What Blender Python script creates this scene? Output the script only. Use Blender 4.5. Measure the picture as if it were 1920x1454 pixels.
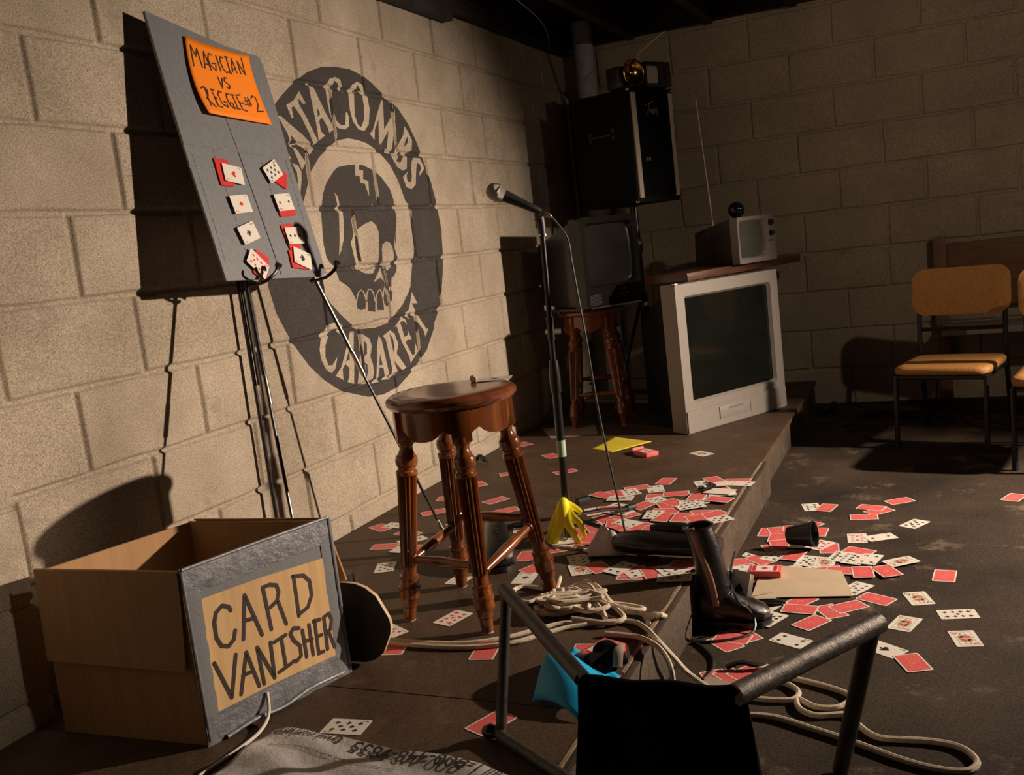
import bpy, bmesh, math, random
from mathutils import Vector, Matrix, Euler
sc = bpy.context.scene
for o in list(bpy.data.objects): bpy.data.objects.remove(o, do_unlink=True)
COL = sc.collection
# ---------------- camera ----------------
cam = bpy.data.cameras.new('camera'); co = bpy.data.objects.new('camera', cam); COL.objects.link(co); sc.camera = co
yaw, pitch, roll = 0.42634965, 0.14214901, -0.11725902
fw = Vector((-math.sin(yaw)*math.cos(pitch), math.cos(yaw)*math.cos(pitch), -math.sin(pitch)))
r0 = Vector((math.cos(yaw), math.sin(yaw), 0)); u0 = r0.cross(fw)
rt = math.cos(roll)*r0 + math.sin(roll)*u0; up = -math.sin(roll)*r0 + math.cos(roll)*u0
co.matrix_world = Matrix(((rt.x, up.x, -fw.x, 1.84521501), (rt.y, up.y, -fw.y, -5.23647814), (rt.z, up.z, -fw.z, 0.99590475), (0, 0, 0, 1)))
cam.sensor_fit = 'HORIZONTAL'; cam.sensor_width = 36; cam.lens = 36*1809.5695/1920; cam.clip_start = .05
# ---------------- world, lamps, exposure ----------------
w = bpy.data.worlds.new('world'); sc.world = w; w.use_nodes = True
w.node_tree.nodes['Background'].inputs[0].default_value = (.9, .75, .6, 1); w.node_tree.nodes['Background'].inputs[1].default_value = .003
def lamp(name, kind, loc, target, energy, color, size, spot=None, blend=.5):
    l = bpy.data.lights.new(name, kind); l.energy = energy; l.color = color
    l.shadow_soft_size = size
    if kind == 'SPOT': l.spot_size = math.radians(spot); l.spot_blend = blend
    o = bpy.data.objects.new(name, l); COL.objects.link(o); o.location = loc
    o.rotation_euler = (Vector(target)-Vector(loc)).to_track_quat('-Z', 'Y').to_euler()
    return o
lamp('stage_spotlight', 'SPOT', (4.0, -1.5, 1.44), (0, -2.62, -.05), 960, (1, .79, .61), .035, 73, 1.0)
lamp('ceiling_and_fill_lamp', 'SPOT', (3.0, -2.95, 1.95), (2.15, 0, 1.35), 42, (1, .78, .58), .03, 92, 1.0)
lamp('ceiling_and_fill_lamp', 'SPOT', (2.45, -3.95, 1.93), (0, -4.32, .65), 40, (1, .80, .62), .06, 33, .8)  # unseen fill lamp, put in to light the near pier
lamp('ceiling_and_fill_lamp', 'SPOT', (2.9, -4.3, 1.97), (1.3, -3.3, 0), 1.0, (1, .74, .52), .08, 130, .9)  # weak unseen fill lamp added on the camera side
vs = sc.view_settings; sc.display_settings.display_device = 'sRGB'
vs.view_transform = 'Standard'; vs.look = 'None'; vs.exposure = 0; vs.gamma = 1; vs.use_curve_mapping = False
# ---------------- materials ----------------
def mat(name, col, rough=.6, metal=0, nscale=0, namp=.3, bump=0, bscale=None, coat=0, col2=None, dark=None, emis=None, coords='Object', detail=6, stretch=None, spec=.5, trans=0):
    m = bpy.data.materials.new(name); m.use_nodes = True; nt = m.node_tree; N = nt.nodes; L = nt.links
    b = N['Principled BSDF']; b.inputs['Roughness'].default_value = rough; b.inputs['Metallic'].default_value = metal
    b.inputs['Coat Weight'].default_value = coat; b.inputs['Coat Roughness'].default_value = .12; b.inputs['Specular IOR Level'].default_value = spec
    if trans: b.inputs['Transmission Weight'].default_value = trans
    c = (*col, 1)
    b.inputs['Base Color'].default_value = c
    if coords == 'World': src = N.new('ShaderNodeNewGeometry').outputs['Position']
    else: src = N.new('ShaderNodeTexCoord').outputs[coords]
    if stretch:
        mp = N.new('ShaderNodeMapping'); mp.inputs['Scale'].default_value = stretch; L.new(src, mp.inputs[0]); src = mp.outputs[0]
    if nscale:
        n = N.new('ShaderNodeTexNoise'); n.inputs['Scale'].default_value = nscale; n.inputs['Detail'].default_value = detail; n.inputs['Roughness'].default_value = .65
        L.new(src, n.inputs['Vector']); r = N.new('ShaderNodeValToRGB'); L.new(n.outputs['Fac'], r.inputs[0])
        e = r.color_ramp.elements; e[0].position = .3; e[1].position = .7
        c2 = col2 if col2 else tuple(min(1, x*(1+namp)) for x in col)
        c1 = tuple(x*(1-namp) for x in col) if not col2 else col
        e[0].color = (*c1, 1); e[1].color = (*c2, 1); L.new(r.outputs[0], b.inputs['Base Color'])
    if bump:
        n2 = N.new('ShaderNodeTexNoise'); n2.inputs['Scale'].default_value = bscale or 60; n2.inputs['Detail'].default_value = 8; n2.inputs['Roughness'].default_value = .7
        L.new(src, n2.inputs['Vector']); bp = N.new('ShaderNodeBump'); bp.inputs['Strength'].default_value = bump; bp.inputs['Distance'].default_value = .004
        L.new(n2.outputs['Fac'], bp.inputs['Height']); L.new(bp.outputs[0], b.inputs['Normal'])
    if emis: b.inputs['Emission Color'].default_value = (*emis[0], 1); b.inputs['Emission Strength'].default_value = emis[1]
    return m
def speckle_mat(name, ca, cb, cc, big=3., fine=330., rough=.9, bump=.6, pits=.15):
    """rough masonry / concrete: big tonal patches, fine grain, small dark pits, real bump"""
    m = bpy.data.materials.new(name); m.use_nodes = True; nt = m.node_tree; N = nt.nodes; L = nt.links
    b = N['Principled BSDF']; b.inputs['Roughness'].default_value = rough; b.inputs['Specular IOR Level'].default_value = .25
    pos = N.new('ShaderNodeNewGeometry').outputs['Position']
    def noise(s, d=5, r=.6):
        n = N.new('ShaderNodeTexNoise'); n.inputs['Scale'].default_value = s; n.inputs['Detail'].default_value = d; n.inputs['Roughness'].default_value = r; L.new(pos, n.inputs['Vector']); return n.outputs['Fac']
    def ramp(f, p0, c0, p1, c1):
        r = N.new('ShaderNodeValToRGB'); e = r.color_ramp.elements; e[0].position = p0; e[1].position = p1; e[0].color = (*c0, 1); e[1].color = (*c1, 1); L.new(f, r.inputs[0]); return r.outputs[0]
    def mix(a, bb, f, mode='MULTIPLY'):
        x = N.new('ShaderNodeMixRGB'); x.blend_type = mode
        if isinstance(f, float): x.inputs[0].default_value = f
        else: L.new(f, x.inputs[0])
        L.new(a, x.inputs[1]); L.new(bb, x.inputs[2]); return x.outputs[0]
    base = ramp(noise(big, 6), .3, ca, .7, cb)
    f1 = noise(fine, 3, .8)
    g = ramp(f1, .38, (.56, .54, .52), .62, (1.30, 1.28, 1.25))
    c = mix(base, g, 1.0)
    f2 = noise(fine*.55, 4, .75)
    p = ramp(f2, .28, (.3, .27, .25), .28+pits, (1, 1, 1))
    c = mix(c, p, 1.0)
    st = ramp(noise(big*2.3, 8, .7), .57, (0, 0, 0), .76, (1, 1, 1))
    rc = N.new('ShaderNodeRGB'); rc.outputs[0].default_value = (*cc, 1)
    c = mix(c, rc.outputs[0], st, 'MIX')
    L.new(c, b.inputs['Base Color'])
    add = N.new('ShaderNodeMath'); add.operation = 'ADD'; L.new(f1, add.inputs[0]); L.new(f2, add.inputs[1])
    bp = N.new('ShaderNodeBump'); bp.inputs['Strength'].default_value = bump; bp.inputs['Distance'].default_value = .0022
    L.new(add.outputs[0], bp.inputs['Height']); L.new(bp.outputs[0], b.inputs['Normal'])
    return m
def wood_mat(name, c1, c2, rough=.4, coat=.3, scale=(1, 1, 1), ws=6, bump=.05):
    m = bpy.data.materials.new(name); m.use_nodes = True; nt = m.node_tree; N = nt.nodes; L = nt.links
    b = N['Principled BSDF']; b.inputs['Roughness'].default_value = rough; b.inputs['Coat Weight'].default_value = coat; b.inputs['Coat Roughness'].default_value = .15
    t = N.new('ShaderNodeTexCoord'); mp = N.new('ShaderNodeMapping'); mp.inputs['Scale'].default_value = scale; L.new(t.outputs['Object'], mp.inputs[0])
    wv = N.new('ShaderNodeTexNoise'); wv.inputs['Scale'].default_value = ws; wv.inputs['Detail'].default_value = 8; wv.inputs['Distortion'].default_value = .6
    L.new(mp.outputs[0], wv.inputs['Vector']); r = N.new('ShaderNodeValToRGB'); e = r.color_ramp.elements; e[0].position = .35; e[1].position = .68
    e[0].color = (*c1, 1); e[1].color = (*c2, 1); L.new(wv.outputs['Fac'], r.inputs[0]); L.new(r.outputs[0], b.inputs['Base Color'])
    bp = N.new('ShaderNodeBump'); bp.inputs['Strength'].default_value = bump; L.new(wv.outputs['Fac'], bp.inputs['Height']); L.new(bp.outputs[0], b.inputs['Normal'])
    return m
M = {}
M['block'] = speckle_mat('concrete_block', (.35, .298, .232), (.55, .48, .39), (.27, .225, .175))
M['block_r'] = speckle_mat('concrete_block_brown', (.34, .285, .22), (.46, .39, .30), (.26, .20, .15))
M['paint'] = speckle_mat('dark_wall_paint', (.050, .045, .045), (.068, .062, .060), (.085, .072, .062), bump=.5, pits=.1)
M['floor'] = speckle_mat('worn_concrete_floor', (.020, .014, .010), (.070, .049, .034), (.23, .175, .125), big=2.6, fine=150, rough=.72, bump=.45)
M['stage'] = speckle_mat('scuffed_brown_stage_board', (.066, .040, .025), (.100, .065, .041), (.14, .095, .062), big=4, fine=260, rough=.62, bump=.18, pits=.08)
M['riser'] = speckle_mat('scuffed_riser_board', (.050, .036, .026), (.080, .060, .044), (.13, .10, .075), big=5, fine=200, rough=.7, bump=.25)
M['edge'] = wood_mat('worn_bare_wood_edge', (.16, .11, .07), (.42, .31, .20), .6, 0, (30, 3, 30), 5)
M['ceil'] = mat('blackened_joist', (.022, .018, .018), .9, nscale=8, namp=.5)
M['black'] = mat('black_plastic', (.012, .012, .013), .45, nscale=20, namp=.2)
M['blackcloth'] = mat('black_fabric', (.006, .006, .007), .95, nscale=120, namp=.4, bump=.4, bscale=400, spec=.1)
M['blacksteel'] = mat('black_painted_steel', (.010, .009, .009), .30, nscale=60, namp=.2, spec=.5)
M['steel'] = mat('bright_steel', (.55, .5, .45), .25, metal=1, nscale=40, namp=.15)
M['tubelit'] = mat('worn_lit_tube_steel', (.42, .39, .36), .46, metal=.8, nscale=90, namp=.45, bump=.35, bscale=260)  # paler copy of the chair's tube steel, highlight put into the right rail's colour
M['tubeshade'] = mat('shaded_tube_steel', (.06, .056, .052), .38, metal=.35, nscale=90, namp=.4, bump=.2, bscale=200)  # darker copy of the same tube steel, shade put into its colour
M['chrome'] = mat('chrome', (.6, .58, .55), .12, metal=1)
M['tape'] = mat('grey_duct_tape', (.20, .21, .225), .42, metal=.15, nscale=300, namp=.18, bump=.25, bscale=90, stretch=(1, .15, 1))
M['tape_shiny'] = mat('glossy_duct_tape', (.22, .23, .25), .25, metal=.35, nscale=30, namp=.3, bump=.8, bscale=45)
M['groove'] = mat('dark_gap', (.03, .03, .03), .8)
M['card_board'] = mat('cardboard', (.46, .28, .14), .85, nscale=5, namp=.12, bump=.12, bscale=140, stretch=(14, 14, .6))
M['card_in'] = mat('cardboard_inside', (.50, .29, .14), .85, nscale=4, namp=.1, bump=.12, bscale=120, stretch=(12, 12, .6))
M['label'] = mat('cardboard_label', (.62, .40, .19), .8, nscale=3, namp=.14, bump=.1, bscale=100, stretch=(16, 16, .5))
M['ink'] = mat('black_marker', (.035, .022, .018), .6)
M['orange'] = mat('fluorescent_orange_paper', (1.0, .25, .0), .6, nscale=4, namp=.04)
M['cherry'] = wood_mat('cherry_stained_wood', (.075, .019, .005), (.27, .078, .016), .22, .6, (2, 2, .25), 9)
M['seatwood'] = wood_mat('cherry_seat_wood', (.12, .035, .015), (.26, .085, .03), .2, .7, (.4, 3, 1), 7)
M['white'] = mat('card_white', (.74, .70, .63), .45, nscale=40, namp=.05)
M['red'] = mat('card_red', (.56, .035, .04), .5, nscale=420, col2=(.80, .20, .19), detail=2)
M['pink'] = mat('card_red_pattern', (.78, .22, .19), .45, nscale=200, namp=.3)
M['redink'] = mat('red_ink', (.62, .02, .02), .45)
M['blk'] = mat('black_ink', (.02, .018, .018), .45)
M['court'] = mat('court_card_print', (.28, .10, .07), .5, nscale=120, namp=.9, col2=(.62, .50, .30))
M['tvgrey'] = mat('silver_grey_plastic', (.25, .225, .205), .42, nscale=60, namp=.06)
M['screen'] = mat('dead_crt_glass', (.007, .008, .006), .09, coat=.4, nscale=3, namp=.3)
M['screen2'] = mat('pale_crt_glass', (.085, .088, .072), .12, coat=.4, nscale=3, namp=.2)
M['screen3'] = mat('grey_crt_glass', (.012, .011, .010), .16, coat=.3, nscale=3, namp=.2)
M['shell'] = mat('dark_shell', (.004, .0035, .0035), .6, spec=.25)
M['darktv'] = mat('near_black_tv_case', (.006, .0055, .005), .22, nscale=30, namp=.15)
M['glossblack'] = mat('gloss_black', (.006, .006, .007), .06)
M['whitescreen'] = mat('whitish_glass', (.42, .42, .36), .2, nscale=4, namp=.08)
M['wire'] = mat('pale_wire', (.75, .68, .56), .5)
M['charcoal'] = mat('charcoal_plastic', (.032, .029, .027), .28, nscale=30, namp=.15)
M['woodgrain'] = wood_mat('brown_tv_case', (.018, .009, .006), (.032, .016, .010), .45, .1, (1, 6, 1), 6)
M['plank'] = wood_mat('red_brown_plank', (.07, .025, .015), (.14, .055, .03), .4, .2, (1, 8, 8), 5)
M['tolex'] = mat('black_tolex', (.004, .004, .005), .7, spec=.2, nscale=400, namp=.5, bump=.5, bscale=500)
M['strip'] = mat('cream_grille_cloth', (.55, .47, .36), .8, nscale=500, namp=.25, bump=.3, bscale=500)
M['brass'] = mat('brass', (.55, .33, .10), .18, metal=1, nscale=12, namp=.4)
M['pipe'] = mat('grey_painted_pipe', (.46, .45, .48), .7, nscale=25, namp=.25, bump=.3, bscale=80)
M['vinyl'] = mat('tan_vinyl', (.42, .20, .055), .55, nscale=90, namp=.22, bump=.35, bscale=300)
M['plywood'] = wood_mat('red_brown_panel', (.13, .06, .03), (.2, .10, .05), .6, .0, (2, 1, 14), 4)
M['leather'] = mat('black_leather', (.012, .011, .011), .22, nscale=30, namp=.3, bump=.5, bscale=90, coat=.3)
M['lining'] = mat('boot_lining', (.36, .22, .16), .8, nscale=40, namp=.3, bump=.3, bscale=120)
M['rope'] = mat('cotton_rope', (.72, .61, .48), .9, nscale=260, namp=.22, bump=.8, bscale=260)
M['yellow'] = mat('yellow_peel', (.95, .80, .02), .5, nscale=30, namp=.15)
M['yellowpaper'] = mat('yellow_paper', (.75, .60, .05), .6, nscale=10, namp=.06)
M['greycard'] = mat('grey_card', (.32, .26, .21), .8, nscale=10, namp=.1)
M['tan'] = mat('tan_board', (.50, .40, .28), .8, nscale=12, namp=.08)
M['blue'] = mat('bright_blue_sheet', (.008, .42, .80), .5, nscale=6, namp=.06)
M['bag'] = mat('wrinkled_wrap', (.56, .55, .54), .25, nscale=9, namp=.15, bump=1.0, bscale=34)
M['bagdark'] = mat('bag_print', (.05, .045, .045), .5)
M['grip'] = mat('griptape', (.07, .068, .066), .8, nscale=300, namp=.6, bump=.5, bscale=400)
M['maple'] = mat('maple_ply', (.62, .45, .26), .5, nscale=30, namp=.2)
M['cupblack'] = mat('black_cup', (.010, .014, .018), .25, nscale=6, namp=.3)
M['whitecloth'] = mat('white_cloth', (.55, .48, .48), .8, nscale=20, namp=.15, bump=.4, bscale=60)
M['green'] = mat('green_tape', (.35, .50, .38), .5)
M['clearplastic'] = mat('cloudy_plastic', (.55, .5, .47), .3, nscale=12, namp=.2)
M['mesh'] = mat('microphone_mesh', (.32, .30, .28), .3, metal=.9, nscale=900, namp=.7, bump=.8, bscale=700)
# ---------------- mesh helpers ----------------
class MB:
    def __init__(s): s.v = []; s.f = []; s.m = []; s.T = Matrix()
    def add(s, vs, fs, m=0):
        n = len(s.v); s.v += [tuple(s.T @ Vector(p)) for p in vs]; s.f += [tuple(i+n for i in f) for f in fs]; s.m += [m]*len(fs); return s
    def box(s, x0, x1, y0, y1, z0, z1, m=0):
        return s.add([(x0,y0,z0),(x1,y0,z0),(x1,y1,z0),(x0,y1,z0),(x0,y0,z1),(x1,y0,z1),(x1,y1,z1),(x0,y1,z1)], [(0,3,2,1),(4,5,6,7),(0,1,5,4),(1,2,6,5),(2,3,7,6),(3,0,4,7)], m)
    def hexa(s, lo, hi, m=0):
        return s.add(list(lo)+list(hi), [(0,3,2,1),(4,5,6,7),(0,1,5,4),(1,2,6,5),(2,3,7,6),(3,0,4,7)], m)
    def tube(s, pts, r, seg=10, m=0, caps=True, closed=False, flat=1.0, flatdir=None):
        pts = [Vector(p) for p in pts]; n = len(pts); rs = r if isinstance(r, (list, tuple)) else [r]*n
        vs = []; nrm = None
        for i in range(n):
            a = pts[(i-1) % n] if (closed or i > 0) else pts[0]; b = pts[(i+1) % n] if (closed or i < n-1) else pts[-1]
            t = (b-a).normalized()
            if nrm is None:
                ref = Vector(flatdir) if flatdir else (Vector((0,0,1)) if abs(t.z) < .9 else Vector((1,0,0)))
                nrm = (ref - t*ref.dot(t)).normalized()
            else: nrm = (nrm - t*nrm.dot(t)).normalized()
            bi = t.cross(nrm)
            for k in range(seg):
                a_ = 2*math.pi*k/seg; vs.append(pts[i] + nrm*math.cos(a_)*rs[i]*flat + bi*math.sin(a_)*rs[i])
        fs = []
        for i in range(n if closed else n-1):
            j = (i+1) % n
            for k in range(seg): fs.append((i*seg+k, i*seg+(k+1) % seg, j*seg+(k+1) % seg, j*seg+k))
        if caps and not closed: fs.append(tuple(range(seg))[::-1]); fs.append(tuple((n-1)*seg+k for k in range(seg)))
        return s.add(vs, fs, m)
    def lathe(s, prof, p0=(0,0,0), p1=(0,0,1), seg=24, m=0, flute=None, caps=True):
        """prof: (t along p0->p1 in metres, radius)"""
        p0 = Vector(p0); ax = (Vector(p1)-p0).normalized(); ref = Vector((0,0,1)) if abs(ax.z) < .9 else Vector((1,0,0))
        a = (ref-ax*ref.dot(ax)).normalized(); b = ax.cross(a); vs = []
        for t, r in prof:
            for k in range(seg):
                th = 2*math.pi*k/seg; rr = r
                if flute and flute[0] < t < flute[1] and k % 2: rr = r*flute[2]
                vs.append(p0+ax*t+(a*math.cos(th)+b*math.sin(th))*rr)
        n = len(prof); fs = [(i*seg+k, i*seg+(k+1) % seg, (i+1)*seg+(k+1) % seg, (i+1)*seg+k) for i in range(n-1) for k in range(seg)]
        if caps: fs.append(tuple(range(seg))[::-1]); fs.append(tuple((n-1)*seg+k for k in range(seg)))
        return s.add(vs, fs, m)
    def prism(s, pts, z0, z1, m=0, side=None):
        n = len(pts); vs = [(x, y, z0) for x, y in pts]+[(x, y, z1) for x, y in pts]
        s.add(vs, [tuple(range(n))[::-1], tuple(range(n, 2*n))], m)
        return s.add(vs, [(i, (i+1) % n, n+(i+1) % n, n+i) for i in range(n)], m if side is None else side)
    def ribbon(s, pl, wd, z, m=0, seg=8):
        for (a, b) in zip(pl[:-1], pl[1:]):
            a = Vector((a[0], a[1])); b = Vector((b[0], b[1])); d = (b-a)
            if d.length < 1e-6: continue
            d.normalize(); n = Vector((-d.y, d.x))*wd/2
            s.add([(a.x+n.x, a.y+n.y, z), (a.x-n.x, a.y-n.y, z), (b.x-n.x, b.y-n.y, z), (b.x+n.x, b.y+n.y, z)], [(0,1,2,3)], m)
        for p in pl: s.add([(p[0]+wd/2*math.cos(2*math.pi*k/seg), p[1]+wd/2*math.sin(2*math.pi*k/seg), z+.00002) for k in range(seg)], [tuple(range(seg))], m)
        return s
    def ellipsoid(s, c, r, m=0, seg=20, rings=12):
        vs = []; c = Vector(c)
        for i in range(1, rings):
            ph = math.pi*i/rings
            for k in range(seg):
                th = 2*math.pi*k/seg; vs.append((c.x+r[0]*math.sin(ph)*math.cos(th), c.y+r[1]*math.sin(ph)*math.sin(th), c.z+r[2]*math.cos(ph)))
        vs += [(c.x, c.y, c.z+r[2]), (c.x, c.y, c.z-r[2])]; t = len(vs)-2; fs = []
        for i in range(rings-2):
            for k in range(seg): fs.append((i*seg+k, (i+1)*seg+k, (i+1)*seg+(k+1) % seg, i*seg+(k+1) % seg))
        for k in range(seg): fs.append((t, k, (k+1) % seg)); fs.append((t+1, (rings-2)*seg+(k+1) % seg, (rings-2)*seg+k))
        return s.add(vs, fs, m)
    def loft(s, rings, m=0, caps=True):
        n = len(rings[0]); vs = [p for r in rings for p in r]
        fs = [(i*n+k, i*n+(k+1) % n, (i+1)*n+(k+1) % n, (i+1)*n+k) for i in range(len(rings)-1) for k in range(n)]
        if caps: fs.append(tuple(range(n))[::-1]); fs.append(tuple((len(rings)-1)*n+k for k in range(n)))
        return s.add(vs, fs, m)
    def mesh(s, name, mats, bevel=0, bseg=2, smooth=True, ang=35, normals=True):
        me = bpy.data.meshes.new(name); bm = bmesh.new(); vv = [bm.verts.new(p) for p in s.v]
        for f, m in zip(s.f, s.m):
            try: fc = bm.faces.new([vv[i] for i in f]); fc.material_index = m
            except ValueError: pass
        if normals: bmesh.ops.recalc_face_normals(bm, faces=bm.faces)
        if bevel:
            es = [e for e in bm.edges if len(e.link_faces) == 2 and e.calc_face_angle(0) > math.radians(ang)]
            bmesh.ops.bevel(bm, geom=es, offset=bevel, segments=bseg, profile=.5, affect='EDGES', clamp_overlap=True)
        if smooth:
            for f in bm.faces: f.smooth = True
            for e in bm.edges:
                if len(e.link_faces) == 2 and e.calc_face_angle(0) > math.radians(ang): e.smooth = False
        bm.to_mesh(me); bm.free()
        for x in mats: me.materials.append(M[x] if isinstance(x, str) else x)
        return me
def put(o, parent=None, loc=None, rot=None):
    COL.objects.link(o)
    if parent: o.parent = parent
    if loc is not None: o.location = loc
    if rot is not None: o.rotation_euler = rot
    return o
def tag(o, label, cat, group=None):
    o['label'] = label; o['category'] = cat
    if group: o['group'] = group
    return o
def thing(name, label, cat, loc=(0,0,0), rot=(0,0,0), group=None):
    o = bpy.data.objects.new(name, None); o.empty_display_size = .05; put(o, None, loc, rot); return tag(o, label, cat, group)
def part(name, mb, mats, parent, label=None, **k):
    o = bpy.data.objects.new(name, mb.mesh(name, mats, **k)); put(o, parent)
    if label: o['label'] = label
    return o
def single(name, mb, mats, label, cat, loc=(0,0,0), rot=(0,0,0), group=None, **k):
    o = bpy.data.objects.new(name, mb.mesh(name, mats, **k)); put(o, None, loc, rot); return tag(o, label, cat, group)
def struct(name, mb, mats, **k):
    o = bpy.data.objects.new(name, mb.mesh(name, mats, **k)); put(o); o['kind'] = 'structure'; return o
def smooth_curve(pts, n=6):
    pts = [Vector(p) for p in pts]; out = []
    for i in range(len(pts)-1):
        p0 = pts[max(i-1, 0)]; p1 = pts[i]; p2 = pts[i+1]; p3 = pts[min(i+2, len(pts)-1)]
        for k in range(n):
            t = k/n; out.append(.5*((2*p1)+(p2-p0)*t+(2*p0-5*p1+4*p2-p3)*t*t+(3*p1-p0-3*p2+p3)*t**3))
    out.append(pts[-1]); return out
def copy_tree(o, parent=None):
    c = o.copy(); COL.objects.link(c); c.parent = parent
    for ch in list(o.children): copy_tree(ch, c)
    return c
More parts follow.
